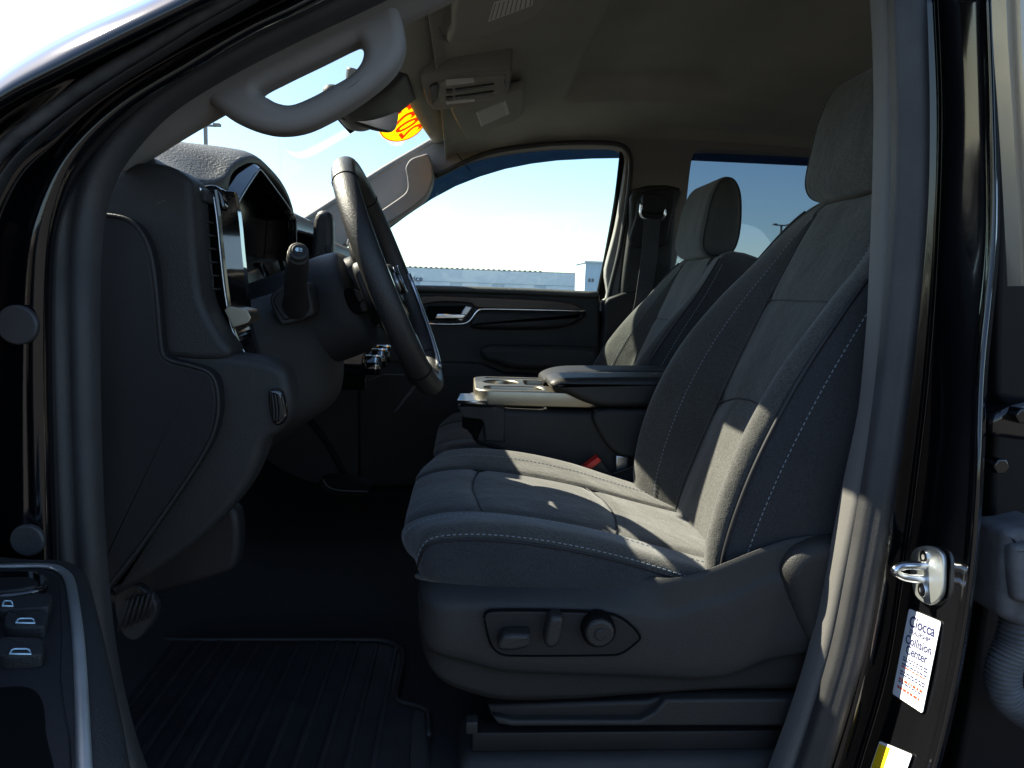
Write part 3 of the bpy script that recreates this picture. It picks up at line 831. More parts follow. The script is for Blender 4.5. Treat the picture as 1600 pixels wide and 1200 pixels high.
    # ---------- near side valance (moulded plastic)
    # stations along x: top edge z, shoulder z, belly z, bottom z
    def side(Yf, s, part):
        st = [(655, 922, 940, 960, 1000), (668, 922, 942, 1000, 1040), (690, 921, 942, 1010, 1066), (730, 920, 941, 1020, 1085), (790, 919, 941, 1035, 1098), (900, 916, 943, 1040, 1096), (980, 912, 948, 1042, 1090),
              (1040, 908, 952, 1045, 1086), (1090, 900, 938, 1046, 1082), (1140, 882, 925, 1040, 1080), (1190, 862, 900, 1020, 1080), (1240, 846, 890, 1010, 1080), (1300, 840, 890, 1000, 1082), (1350, 850, 890, 1000, 1084)]
        ctrl = []
        for k, (px, a, b, c, d) in enumerate(st):
            v = [P(px, q, Yf) for q in (a, a + 6, b, b + 14, c, c + 14, d)]
            e = .03 if k == 0 else (.010 if k == 1 else 0)
            tp = 1.0 if k < 7 else .25
            offs = (.035 * tp + e, .022 * tp + e, .0 + e, -.005 + e, -.008 + e, .004 + e, .012 + e)
            ctrl.append([Vector((q.x, YC + s * (-(YC - Yf) + o_), q.z)) for q, o_ in zip(v, offs)])
        # thickness turned inward at the end
        return grid(part, surf(ctrl, 5, 5), 'plast2', root, thick=.004 * s)
    side(.905, 1, 'side_valance'); side(.905, -1, 'side_valance')
    # recliner cover bulge
    plate('recliner_cover', [(1216, 900), (1222, 872), (1245, 850), (1290, 838), (1340, 850), (1345, 1000), (1300, 1040), (1262, 1010), (1236, 960)], .905, .882, .93, .022, 'plast2', root, seg=6)
    # control panel
    pan = plate('control_panel', [(756, 965), (760, 956), (775, 953), (850, 953), (930, 956), (965, 962), (990, 980), (1000, 994), (998, 1000), (975, 1018), (955, 1023), (800, 1024), (780, 1020), (766, 1005)], .893, .8885, .91, .003, 'plast', root, n=4)
    sweep('panel_gap', [P(a, b, .889) for a, b in [(756, 965), (760, 956), (775, 953), (850, 953), (930, 956), (965, 962), (990, 980), (1000, 994), (998, 1000), (975, 1018), (955, 1023), (800, 1024), (780, 1020), (766, 1005), (757, 970)]], oval(.0013, .003, 6), 'dark', pan)
    k1 = plate('seat_switch', [(777, 1008), (782, 996), (792, 989), (826, 989), (829, 996), (825, 1008), (808, 1014), (784, 1015)], .87, .864, .892, .006, 'leather', root, n=3)
    k2 = plate('seat_switch', [(856, 970), (862, 962), (876, 961), (880, 970), (876, 996), (869, 1008), (856, 1010), (850, 1000)], .87, .864, .892, .006, 'leather', root, n=3)
    c = P(937, 989, .87)
    def disc(name, r, y0, y1, rr, m, par):
        return slab(name, [(c.x + math.cos(t) * r, c.z + math.sin(t) * r) for t in [2 * PI * k / 36 for k in range(36)]], FXZ, y0, y1, rr, m, par)
    disc('lumbar_dial_ring', .0225, .872, .895, .003, 'dark', root); d = disc('lumbar_dial', .0195, .866, .88, .005, 'leather', root)
    disc('dial_centre', .008, .8635, .87, .002, 'plast2', d)
    # lower skirt with scoop, rail and base
    plate('lower_skirt', [(762, 1100), (1010, 1092), (1030, 1086), (1350, 1084), (1350, 1128), (1240, 1134), (790, 1130), (768, 1118)], .92, .915, .95, .006, 'plast', root, corner=True)
    plate('skirt_lip', [(770, 1118), (800, 1124), (1000, 1124), (1022, 1112), (1040, 1092), (1350, 1090), (1350, 1132), (800, 1134), (778, 1130)], .905, .902, .93, .004, 'plast2', root, corner=True)
    for s, Y in ((1, .93), (-1, 1.40)):
        a = P(738, 1133, .93); b = P(1350, 1137, .93)
        box('seat_rail', ((a.x + b.x) / 2, Y, (a.z + b.z) / 2 - .012), (b.x - a.x, .03, .028), 'plast', root, r=.002)
    a = P(737, 1133, .91)
    box('rail_end_cap', (a.x - .0, .912, a.z), (.016, .02, .018), 'plast2', root, r=.002)
    a = P(716, 1160, .93); b = P(1350, 1160, .93)
    box('rail_cover', ((a.x + b.x) / 2, .955, a.z - .045), (b.x - a.x, .12, .08), 'plast2', root, r=.02)
    return root
seat = front_seat()
def copy_tree(o, parent=None):
    c = o.copy(); C.objects.link(c)
    if parent is not None: c.parent = parent
    for ch in list(o.children): copy_tree(ch, c)
    return c
seat2 = copy_tree(seat)
seat2.location = seat.location + Vector((.012, .84, -.068))
seat2['label'] = 'charcoal cloth passenger seat beyond the centre console, its far bolster sunlit'

# ================================================================== CENTRE CONSOLE
def console():
    root = thing('centre_console', 'fold-down centre console with cup holder tray and padded armrest lid between the seats', 'console', W(.2, 1.6, zf))
    y0, y1 = 1.49, 1.745
    zt = P(880, 612, 1.5).z
    # body
    plate('console_body', [(735, 640), (800, 640), (925, 644), (1060, 640), (1100, 650), (1100, 790), (1010, 780), (930, 762), (850, 735), (770, 704), (740, 690)], 1.49, 1.495, 1.745, .015, 'plast2', root, n=3)
    # tray with cup holders: plate with real openings over a dark tub
    xa = P(741, 612, 1.55).x; xb = P(905, 612, 1.5).x
    def rr(x0, x1, y0, y1, r, n=6):
        o = []
        for cx, cy, a0 in ((x1 - r, y1 - r, 0), (x0 + r, y1 - r, 90), (x0 + r, y0 + r, 180), (x1 - r, y0 + r, 270)):
            for k in range(n + 1):
                a = math.radians(a0 + 90 * k / n); o.append((cx + r * math.cos(a), cy + r * math.sin(a)))
        return o
    outer = rr(xa, xb + .06, y0 + .005, y1 - .005, .035)
    holes = [rr(xa + .022, xa + .150, y0 + .022, y0 + .085, .02)]
    cup = lambda cx, cy, r: [(cx + r * math.cos(t), cy + r * math.sin(t)) for t in [2 * PI * k / 28 for k in range(28)]]
    holes += [cup(xa + .062, y0 + .150, .040), rr(xa + .118, xa + .175, y0 + .105, y0 + .195, .012), rr(xa + .03, xa + .17, y0 + .212, y0 + .236, .008)]
    holeplate('cup_tray', outer, holes, FXY, zt - .034, zt, .004, 'champ', root)
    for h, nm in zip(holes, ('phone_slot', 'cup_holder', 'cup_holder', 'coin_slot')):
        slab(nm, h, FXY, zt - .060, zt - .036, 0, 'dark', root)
    # armrest: far pad, near pad, strip between
    def pad(ya, yb, name, r):
        out = [(865, 610), (860, 600), (870, 593), (890, 591), (960, 590), (1060, 590), (1120, 591), (1120, 640), (1060, 638), (950, 638), (915, 630), (885, 616)]
        return plate(name, out, ya, ya, yb, r, 'leather' if name == 'armrest_pad' else 'plast2', root, n=3, seg=6)
    pad(1.475, 1.595, 'armrest_pad', .016)
    q = outl([(853, 604), (852, 594), (870, 585), (900, 581), (1060, 581), (1120, 583), (1120, 625), (950, 622), (880, 617)], 1.60, 3)
    slab('armrest_pad', q, FXZ, 1.608, 1.75, .016, 'plast', root, seg=6)
    q = outl([(850, 604), (852, 597), (872, 591), (1060, 591), (1120, 592), (1120, 620), (900, 617)], 1.58, 3)
    slab('lid_divider', q, FXZ, 1.585, 1.615, .002, 'dark', root)
    # storage bin side bulge under the armrest
    plate('bin_side', [(930, 642), (1010, 640), (1100, 640), (1100, 722), (1000, 716), (962, 708), (938, 680)], 1.48, 1.468, 1.52, .009, 'plast2', root, n=3, seg=5)
    # front latch bracket
    b = plate('latch_bracket', [(716, 636), (724, 634), (788, 638), (788, 690), (758, 688), (756, 662), (752, 655), (724, 652)], 1.485, 1.478, 1.60, .003, 'plast2', root, corner=True)
    a = PZ(714, 632, zt - CZ - .022); c = PZ(762, 632, zt - CZ - .022)
    slab('latch_plate', [(a.x, 1.478), (c.x, 1.474), (c.x + .0, 1.575), (a.x + .006, 1.575)], FXY, zt - .020, zt - .028, .001, 'satin', root)
    plate('latch_hook', [(722, 650), (752, 655), (756, 662), (745, 690), (730, 672), (722, 668)], 1.49, 1.49, 1.58, .003, 'dark', root, corner=True)
    # grey belt tongue
    plate('belt_anchor', [(963, 712), (981, 714), (980, 746), (962, 744)], 1.47, 1.468, 1.478, .002, 'satin', root, corner=True)
console()
def buckle():
    c = P(926, 738, 1.45)
    root = thing('seat_belt_buckle', 'black seat belt buckle with a red release button beside the driver cushion', 'buckle', c)
    plate('buckle_body', [(906, 732), (935, 712), (972, 768), (962, 772), (936, 772), (914, 746)], 1.45, 1.44, 1.465, .004, 'plast', root, corner=True)
    plate('release_button', [(905, 733), (933, 712), (938, 718), (910, 740)], 1.45, 1.437, 1.466, .0015, 'red', root, corner=True)
buckle()

# ================================================================== DASHBOARD
dash = thing('dashboard', 'black truck dashboard with cluster hood, side vent and passenger side run', 'dashboard', W(-.45, 1.58, -.3))
def dashboard():
    # main crash pad across the cab
    prof = [(-.66, .04), (-.62, .085), (-.56, .11), (-.47, .118), (-.40, .112), (-.33, .104), (-.285, .088), (-.272, .04), (-.28, -.05), (-.30, -.10), (-.32, -.14), (-.35, -.24), (-.42, -.32), (-.60, -.36)]
    ctrl = []
    for y, dx, dz in ((1.46, 0, .0), (1.55, .0, .0), (1.8, -.01, 0.0), (2.1, -.01, -.002), (2.25, -.02, -.004), (2.33, -.05, -.01)):
        ctrl.append([W(x + dx, y, z + dz) for x, z in prof])
    grid('crash_pad', surf(ctrl, 5, 5), 'pad', dash, thick=.006)
    # lower dash in front of the driver, with the steering column bulge
    prof = [(-.36, -.04), (-.335, -.055), (-.315, -.075), (-.30, -.105), (-.295, -.15), (-.305, -.20), (-.335, -.25), (-.385, -.31), (-.45, -.36), (-.53, -.42)]
    ctrl = []
    for y, dx, dz in ((.925, -.004, 0), (.945, .004, 0), (.99, .012, 0), (1.06, .045, .012), (1.12, .085, .03), (1.18, .095, .035), (1.25, .085, .03), (1.32, .04, .012), (1.42, .02, 0), (1.52, .02, 0)):
        ctrl.append([W(x + dx * (1 if i < 6 else max(0, 1 - (i - 5) * .35)), y, z + dz * (1 if i < 5 else .3)) for i, (x, z) in enumerate(prof)])
    grid('lower_dash', surf(ctrl, 6, 6), 'plast2', dash, thick=.005)
    # end face toward the door: upper end cap
    plate('end_cap', [(150, 346), (152, 310), (164, 283), (188, 259), (222, 253), (262, 258), (292, 276), (299, 290), (303, 340), (307, 400), (314, 462), (330, 500), (346, 528), (360, 548), (350, 562), (310, 564), (262, 560), (160, 560)],
          .90, .900, .96, .010, 'plast2', dash, n=3, seg=5)
    # lower end piece that runs under it and down the side
    plate('lower_end', [(255, 545), (262, 540), (300, 546), (360, 554), (408, 562), (440, 575), (452, 600), (455, 640), (440, 672), (415, 690), (405, 720), (380, 770), (330, 828), (260, 884), (176, 935), (165, 925), (240, 800), (300, 700), (262, 600)],
          .905, .904, .96, .012, 'plast2', dash, n=3, seg=5)
    # upper pad over the cluster, a shell from near side to far side
    rows = []
    for y, top, rear in ((.905, .09, .07), (.918, .118, .125), (.95, .128, .155), (1.00, .132, .175), (1.05, .150, .192), (1.10, .178, .200), (1.20, .205, .208), (1.30, .200, .203), (1.38, .186, .185), (1.44, .160, .155), (1.475, .12, .115), (1.485, .06, .06)):
        f = max(0, min(1, (y - .93) / .12)); fr = -.372 + f * .030 if y < 1.06 else -.342
        rows.append([W(-.64, y, .055), W(-.60, y, .085), W(-.55, y, rear * .5 + .075), W(-.50, y, rear * .85 + .02), W(-.45, y, rear), W(-.40, y, (top + rear) / 2 + .004), W(-.36, y, top + .002), W(fr, y, top - .006), W(fr + .001, y, top - .016)] + ([W(fr - .006, y, top - .05), W(fr - .01, y, -.04)] if y < 1.06 else [W(fr - .002, y, top - .018), W(fr - .006, y, top - .019)]))
    grid('upper_pad', surf(rows, 5, 6), 'pad', dash, thick=.006)
dashboard()

def cluster():
    # hood opening outline in (y, z rel), facing the driver (+x)
    inn = [(1.062, -.050), (1.055, .02), (1.055, .076), (1.061, .087), (1.12, .128), (1.195, .171), (1.212, .175), (1.32, .153), (1.43, .127), (1.441, .117), (1.447, .03), (1.44, -.05)]
    def offs(d):
        q = np.array(inn); c = q.mean(0); v = q - c; return c + v * (1 + d / .17)
    ring = lambda q: cr(q, 4, True)
    a = ring(inn); b = ring(offs(.012)); c = ring(offs(.034))
    if True:
        rows = []
        for q, x in ((a, -.425), (a, -.352), (offset2(a if area2(a) > 0 else a, -.001), -.347), (b, -.336), (offset2(b, -.001), -.334), (c, -.350), (c, -.42)):
            rows.append([W(x, y, z) for y, z in q])
        G = np.array([[tuple(v) for v in r] for r in rows])
        o = grid('cluster_bezel', G, 'gloss', dash, closeu=True, smooth=False)
        bv = o.modifiers.new('b', 'BEVEL'); bv.width = .0015; bv.segments = 2; bv.limit_method = 'ANGLE'
    # display, recessed and tilted
    f = lambda y, z, w: W(w + (z - .05) * .12, y, z)
    sh = offset2(a if area2(a) > 0 else a[::-1], .003)
    s = slab('cluster_screen', sh, f, -.396, -.43, .001, 'screen', dash)
    # thin bright bead round the opening
    pts = [W(-.3345, y, z) for y, z in ring(offs(.007))]
    tube('bezel_bead', pts, .0011, 'satin', dash, n=6, closed=True, smoothpath=0)
    # glossy shelf under the display, its brown colour stands in for reflections
    slab('cluster_shelf', [(1.08, -.045), (1.43, -.02), (1.43, .045), (1.25, .02), (1.10, -.0)], lambda y, z, w: W(w - (z) * .3, y, z), -.352, -.40, .004, 'champ', dash)
    slab('shelf_divider', [(1.30, -.03), (1.33, -.03), (1.30, .035), (1.275, .03)], lambda y, z, w: W(w - z * .3, y, z), -.345, -.36, .002, 'gloss', dash)
    # upright silver strip drawn for the reflection at the near lower edge
    slab('silver_reflection', [(1.075, -.05), (1.098, -.045), (1.094, .005), (1.072, .01)], lambda y, z, w: W(w, y, z), -.345, -.36, .001, 'satin', dash)
cluster()

def side_vent():
    # tall decorative blade: two long faces meeting in an edge
    path = [(338, 300), (344, 340), (350, 400), (357, 460), (368, 515), (392, 562)]
    c = [P(a, b, .975) for a, b in path]
    sweep('vent_blade', c, [(-.012, -.010), (-.0115, -.012), (.004, -.018), (.007, -.0175), (.020, .012), (.019, .03), (-.010, .03)][::-1], 'gloss', dash, widths=[.95, 1, 1, 1, .8, .35], smooth=False)
    tube('blade_edge', [P(a, b, .957) for a, b in [(333, 303), (339, 345), (345, 405), (352, 462), (363, 516), (388, 560)]], .0012, 'satin', dash, n=6)
    plate('blade_cap', [(318, 303), (330, 292), (350, 297), (358, 330), (344, 318), (335, 312), (322, 330)], .975, .958, 1.02, .003, 'gloss', dash, n=3)
    # vent box with slats
    plate('vent_housing', [(300, 312), (312, 330), (322, 345), (328, 400), (334, 455), (324, 472), (330, 500), (350, 535), (372, 565), (392, 572), (372, 520), (356, 440), (348, 360), (335, 318)], .97, .975, 1.05, .003, 'plast', dash, n=3)
    for i in range(6):
        z0 = 345 + i * 21
        a = P(301 + i * 2.2, z0, .925); b = P(319 + i * 2.2, z0 + 2, .965)
        box('vent_slat', ((a.x + b.x) / 2 + .001, .966, (a.z + b.z) / 2), (.026, .048, .0025), 'plast2', dash, r=.0008)
    plate('vent_frame', [(296, 280), (322, 296), (330, 312), (324, 318), (298, 303)], .945, .93, .98, .003, 'plast2', dash, n=3)
    plate('vent_chrome', [(298, 283), (316, 295), (314, 300), (298, 291)], .93, .9275, .94, .001, 'chrome', dash, corner=True)
    tube('vent_frame_edge', [P(a, b, .948) for a, b in [(318, 340), (324, 370), (330, 420), (332, 452), (320, 464), (328, 500), (348, 536)]], .0016, 'plast2', dash, n=6)
    plate('pull_tab', [(352, 484), (360, 477), (388, 484), (394, 496), (390, 504), (366, 512)], .95, .945, .99, .001, 'champ', dash, corner=True)
    # narrow inner trim strips between blade and cluster
    for x in (0, 7):
        tube('trim_line', [P(a + x, b, 1.02) for a, b in [(358, 340), (358, 400), (362, 450), (370, 490)]], .0013, 'satin' if x else 'gloss', dash, n=6)
side_vent()

def screens_right():
    # centre display and its bezel, beyond the wheel
    slab('centre_display', [(1.50, CZ + .03), (1.49, CZ + .135), (1.50, CZ + .145), (1.84, CZ + .142), (1.85, CZ + .13), (1.84, CZ + .03)], lambda y, z, w: Vector((w - (z - CZ) * .15, y, z)), -.335, -.365, .004, 'gloss', dash)
    slab('display_edge', [(1.497, CZ + .05), (1.497, CZ + .137), (1.502, CZ + .139), (1.836, CZ + .136), (1.836, CZ + .05)], lambda y, z, w: Vector((w - (z - CZ) * .15, y, z)), -.3335, -.3352, .0008, 'screen', dash)
    # radio and climate stack
    slab('centre_stack', [(1.47, CZ - .215), (1.46, CZ - .10), (1.50, CZ - .06), (1.82, CZ - .06), (1.86, CZ - .215)], FYZ, -.20, -.36, .008, 'gloss', dash)
    for y, z in ((1.495, -.165), (1.60, -.16), (1.70, -.16)):
        ring = [(y + .021 * math.cos(t), CZ + z + .021 * math.sin(t)) for t in [2 * PI * k / 24 for k in range(24)]]
        k = slab('climate_knob', ring, FYZ, -.172, -.205, .003, 'gloss', dash)
        ring = [(y + .022 * math.cos(t), CZ + z + .022 * math.sin(t)) for t in [2 * PI * k / 24 for k in range(24)]]
        slab('knob_ring', ring, FYZ, -.179, -.183, .0005, 'chrome', k)
    for i in range(5):
        slab('stack_button', [(1.47 + i * .04, CZ - .115), (1.50 + i * .04, CZ - .115), (1.50 + i * .04, CZ - .105), (1.47 + i * .04, CZ - .105)], FYZ, -.196, -.203, .001, 'satin', dash)
    tube('glovebox_seam', [P(545, 605, 1.5), P(600, 585, 1.55), P(635, 586, 1.8), P(760, 590, 2.2)], .0015, 'plast2', dash, n=6, smoothpath=0)
    # brace seen below the wheel
    tube('console_trim_edge', [P(616, 644, 1.5), P(650, 602, 1.55)], .0035, 'plast2', dash, n=6, smoothpath=0)
    # ribbed lamp switch on the lower dash
    sw = plate('lamp_switch', [(420, 612), (430, 607), (442, 612), (448, 640), (444, 660), (430, 664), (422, 645)], .90, .895, .93, .005, 'gloss', dash, n=3)
    for i in range(4):
        tube('switch_rib', [P(425 + i * 5, 616, .894), P(428 + i * 5, 638, .8935), P(428 + i * 4.5, 658, .894)], .0011, 'plast2', sw, n=6)
screens_right()

# kick panel: lower trim of the hinge pillar, on the truck body
kp = plate('kick_panel', [(120, 332), (158, 333), (192, 338), (216, 352), (232, 378), (241, 410), (248, 470), (255, 545), (264, 560), (300, 570), (328, 580), (340, 600), (343, 640), (334, 680), (312, 722), (270, 785), (220, 856), (160, 935), (120, 960)],
           .885, .880, .93, .006, 'plast', truck, n=4, seg=5)
tube('panel_bead', [P(a, b, .879) for a, b in [(152, 334), (192, 340), (214, 354), (230, 380), (239, 412), (246, 470), (253, 547), (263, 562), (300, 572), (326, 582), (338, 602), (341, 640), (332, 680), (310, 722), (268, 785), (218, 856), (160, 930)]], .0022, 'plast2', kp, n=8)

# footwell side liner and pedals
plate('footwell_liner', [(165, 800), (330, 780), (372, 800), (372, 880), (340, 900), (230, 932), (165, 940)], 1.0, .995, 1.03, .01, 'plast', truck, n=3)
def pedal(name, label, px, Y, ribs, m='rub'):
    c = P(*px[0], Y)
    t = thing(name, label, 'pedal', c)
    q = outl(px, Y, 3)
    pad = slab('pedal_pad', q, lambda a, b, w: Vector((a + (w - Y) * .3, w, b)), Y, Y + .012, .003, m, t)
    return t
t = pedal('parking_brake_pedal', 'ribbed rubber parking brake pedal low beside the open door', [(178, 938), (205, 912), (238, 935), (242, 962), (215, 1000), (190, 990)], .95, 5, 'mat_r')
for i in range(6):
    tube('rib', [P(186 + i * 9, 985 - i * 4 , .945), P(200 + i * 8, 935 - i * 2, .945)], .002, 'mat_r', t, n=6, smoothpath=0)
tube('pedal_arm', [P(215, 940, 1.0), P(250, 860, 1.03), P(290, 780, 1.1)], .008, 'dark', t, n=8)
t = thing('brake_pedal', 'wide brake pedal with a glinting edge deep in the dark footwell', 'pedal', P(540, 765, 1.30))
slab('pedal_pad', cr([(P(a, b, 1.3).x, P(a, b, 1.3).z) for a, b in [(503, 748), (512, 760), (530, 766), (575, 767), (580, 752), (560, 742), (515, 738)]], 3, True), FXZ, 1.26, 1.30, .006, 'dark', t)
tube('pedal_glint', [P(a, b, 1.255) for a, b in [(504, 748), (512, 760), (530, 766), (575, 768)]],   .0016, 'plast2', t, n=6)  # lighter strip stands in for the glint along the pad
tube('pedal_arm', [P(540, 745, 1.31), P(510, 690, 1.31), P(470, 640, 1.31)], .007, 'dark', t, n=8)

# ================================================================== STEERING WHEEL
WC = P(611, 436, 1.18)
ax_up = Vector((-.38, 0, .925)).normalized(); ax_y = Vector((0, 1, 0)); ax_n = Vector((.925, 0, .38)).normalized()
def wheel():
    root = thing('steering_wheel', 'black leather steering wheel seen almost edge-on with satin spoke accents', 'steering wheel', WC)
    R = .186
    # rim: oval section, thicker leather grips
    N, K = 96, 18; G = np.zeros((N, K, 3))
    for i in range(N):
        a = 2 * PI * i / N; rad = ax_up * math.cos(a) + ax_y * math.sin(a)
        for k in range(K):
            b = 2 * PI * k / K
            G[i, k] = WC + rad * (R + .0150 * math.cos(b)) + ax_n * (.0185 * math.sin(b) + .0)
    vs = G.reshape(-1, 3).tolist(); fs = []
    for i in range(N):
        for k in range(K):
            fs.append((i * K + k, i * K + (k + 1) % K, ((i + 1) % N) * K + (k + 1) % K, ((i + 1) % N) * K + k))
    rim = mesh('rim', vs, fs, 'leather', root)
    # seams where the leather grips join
    for ang in (-38, -142, 38, 142):
        a = math.radians(ang); rad = ax_up * math.cos(a) + ax_y * math.sin(a)
        tube('leather_seam', [WC + rad * (R + .0153 * math.cos(b)) + ax_n * (.0188 * math.sin(b)) for b in [2 * PI * k / 20 for k in range(20)]], .0009, 'dark', rim, n=5, closed=True, smoothpath=0)
    # sewn seam along the front of the rim
    # hub
    ring = cr([(-.085, .05), (-.06, .085), (0, .092), (.06, .085), (.085, .05), (.075, -.03), (.04, -.09), (0, -.10), (-.04, -.09), (-.075, -.03)], 5, True)
    f = lambda a, b, w: WC + ax_y * a + ax_up * b + ax_n * w
    slab('airbag_cover', ring * .88, f, -.004, -.040, .016, 'leather', root, seg=6)
    # spokes
    for pts, nm in (([(.075, .025), (.165, .03), (.178, .0), (.165, -.035), (.075, -.035)], 'spoke'), ([(-.075, .025), (-.165, .03), (-.178, .0), (-.165, -.035), (-.075, -.035)], 'spoke'),
                    ([(-.04, -.08), (-.055, -.165), (.055, -.165), (.04, -.08)], 'spoke')):
        s = slab(nm, cr(pts, 3, True), f, -.002, -.03, .006, 'plast', root)
        q = np.array(pts); c = q.mean(0)
        slab('spoke_accent', cr(c + (q - c) * np.array([.8, .55]), 3, True), f, .003, -.004, .002, 'satin', s)
    # rim inner bright inlay on the far lower side
    tube('rim_inlay', [WC + (ax_up * math.cos(a) + ax_y * math.sin(a)) * (R - .008) + ax_n * .0175 for a in [math.radians(x) for x in range(88, 165, 6)]], .0045, 'satin', root, n=8, smoothpath=0)
    # switch pods on spokes
    for s in (-1, 1):
        slab('spoke_switch', cr([(s * .09, .02), (s * .14, .022), (s * .145, -.02), (s * .09, -.025)], 3, True), f, .010, 0, .003, 'gloss', root)
    # back cover toward the column
    slab('hub_back', ring * .6, f, -.036, -.075, .01, 'plast', root)
wheel()

def column():
    root = thing('steering_column', 'black steering column shroud with its lever base behind the wheel', 'steering column', P(540, 520, 1.18))
    # shroud: loft of oval sections from dash to the wheel
    secs = [(-.30, 1.10, .0, .085, .090), (-.26, 1.11, -.005, .085, .085), (-.235, 1.0, .0, .080, .076), (-.20, 1, .005, .074, .07), (-.170, 1, .01, .068, .062)]
    n = 28; axis = -ax_n
    G = []
    for d, ry, rz in ((.30, .080, .085), (.26, .080, .085), (.20, .080, .083), (.15, .080, .083), (.11, .083, .085), (.080, .086, .084), (.060, .080, .078), (.050, .05, .05)):
        c = WC - ax_n * d + ax_up * (-.012)
        G.append([tuple(c + ax_y * (ry * abs(math.cos(t)) ** .75 * (1 if math.cos(t) > 0 else -1)) + ax_up * (rz * abs(math.sin(t)) ** .8 * (1 if math.sin(t) > 0 else -1))) for t in [2 * PI * k / n for k in range(n)]])
    A = np.array(G)
    A = np.transpose(np.array([cr(A[:, j], 4) for j in range(n)]), (1, 0, 2))
    s = grid('column_shroud', A, 'plast', root, closeu=True)
    # tilt switch on its near side
    Y = 1.098
    plate('tilt_switch_bezel', [(538, 454), (552, 448), (566, 456), (574, 476), (572, 488), (556, 490), (544, 478)], Y, Y - .006, Y + .03, .003, 'dark', root, n=3)
    for q in ([(554, 452), (565, 458), (569, 468), (560, 472)], [(562, 474), (571, 470), (575, 484), (566, 487)]):
        plate('tilt_switch', q, Y - .01, Y - .014, Y + .01, .002, 'plast', root, n=2)
column()

def stalk():
    c = P(459, 470, 1.08)
    root = thing('turn_signal_lever', 'thick black turn signal lever with a round end button printed with a lamp symbol', 'lever', c)
    base = plate('lever_base', [(424, 470), (430, 456), (446, 444), (470, 440), (484, 446), (492, 486), (486, 494), (448, 507), (438, 502)], 1.06, 1.050, 1.12, .004, 'plast2', root, n=3)
    plate('base_inset', [(430, 472), (436, 459), (450, 449), (470, 446), (480, 452), (486, 482), (481, 488), (449, 500), (443, 495)], 1.06, 1.047, 1.055, .003, 'plast', base, n=3)
    a = P(463, 478, 1.055); b = P(462, 440, .99); d = P(466, 397, .93)
    tube('lever_arm', [a + Vector((0, .03, 0)), a, (a + b) / 2, b, (b + d) / 2, d], [.023, .020, .0160, .0155, .0150, .0135], 'leather', root, n=20)
    axis = (d - b).normalized()
    e = d + axis * .003
    xd = axis.cross(Vector((0, 0, 1))).normalized(); yd = xd.cross(axis)
    f = lambda u, v, w: e + xd * u + yd * v + axis * w
    ring = lambda r: [(r * math.cos(t), r * math.sin(t)) for t in [2 * PI * k / 28 for k in range(28)]]
    slab('end_button', ring(.0125), f, .006, -.01, .003, 'plast2', root)
    cap = slab('button_face', ring(.0085), f, .0075, .0, .0015, 'plast', root)
    # lamp symbol: half round lens and rays
    out = [(.0, .003), (-.003, .0025), (-.0045, 0), (-.003, -.0025), (0, -.003)]
    if (xd.dot(RIGHT)) < 0: sx = -1
    else: sx = 1
    slab('lamp_symbol', [(x * sx, y) for x, y in out], f, .0079, .007, 0, 'icon', cap)
    for k in (-1, 0, 1):
        slab('lamp_ray', [(.001 * sx, k * .002 - .0004), (.0045 * sx, k * .002 - .0004), (.0045 * sx, k * .002 + .0004), (.001 * sx, k * .002 + .0004)], f, .0079, .007, 0, 'icon', cap)
stalk()
def shifter():
    root = thing('gear_selector', 'upright column gear selector paddle lit on its left face', 'lever', P(500, 400, 1.42))
    q = outl([(492, 345), (498, 332), (508, 329), (517, 334), (521, 345), (521, 395), (515, 408), (495, 425), (482, 424), (486, 405), (489, 380)], 1.40, 4)
    slab('paddle', q, FXZ, 1.385, 1.425, .012, 'leather', root, seg=5)
    tube('selector_arm', [P(495, 410, 1.40), P(470, 430, 1.34), P(480, 470, 1.27)], [.011, .010, .010], 'plast', root, n=12)
    c = P(512, 388, 1.38)
    slab('paddle_button', [(c.x + .006 * math.cos(t), c.z + .008 * math.sin(t)) for t in [2 * PI * k / 18 for k in range(18)]], FXZ, 1.381, 1.39, .002, 'plast2', root)
shifter()

# ================================================================== OVERHEAD
def overhead():
    Y = 1.75; z = .472
    root = thing('overhead_console', 'grey overhead console with two reading lamps and a switch at the middle of the headliner', 'overhead console', PZ(725, 130, z))
    f = lambda a, b, w: Vector((a, b, w + a * .06))
    H = CZ + z
    def on(px, py, zz=z): v = PZ(px, py, zz); return (v.x, v.y)
    out = [on(*q) for q in [(656, 106), (664, 103), (795, 100), (800, 106), (794, 140), (782, 148), (690, 160), (672, 154), (664, 140)]]
    slab('console_bezel', cr(out, 4, True), f, H - .016, H + .035, .008, 'trim', root, seg=4)
    out = [on(*q) for q in [(694, 112), (786, 108), (788, 116), (782, 134), (694, 144), (686, 138), (688, 120)]]
    slab('inner_panel', cr(out, 3, True), f, H - .020, H - .01, .003, 'visor', root)
    out = [on(*q) for q in [(672, 118), (684, 114), (682, 140), (674, 146)]]
    slab('sunroof_switch', cr(out, 3, True), f, H - .021, H - .01, .002, 'plast2', root)
    for y0, y1 in ((110, 114), (141, 145)):
        out = [on(*q) for q in [(697, y0), (742, y0 - 1), (742, y1 - 1), (720, y1), (698, y1 + 1)]]
        slab('reading_lamp', out, f, H - .023, H - .012, .001, 'label', root)
    for y0 in (122, 134):
        out = [on(*q) for q in [(712, y0), (772, y0 - 5), (770, y0 - 2), (712, y0 + 4)]]
        slab('lamp_switch', out, f, H - .024, H - .012, .001, 'plast2', root)
        out = [on(*q) for q in [(697, y0), (707, y0), (707, y0 + 6), (697, y0 + 6)]]
        slab('call_button', out, f, H - .024, H - .012, .001, 'plast2', root)
overhead()

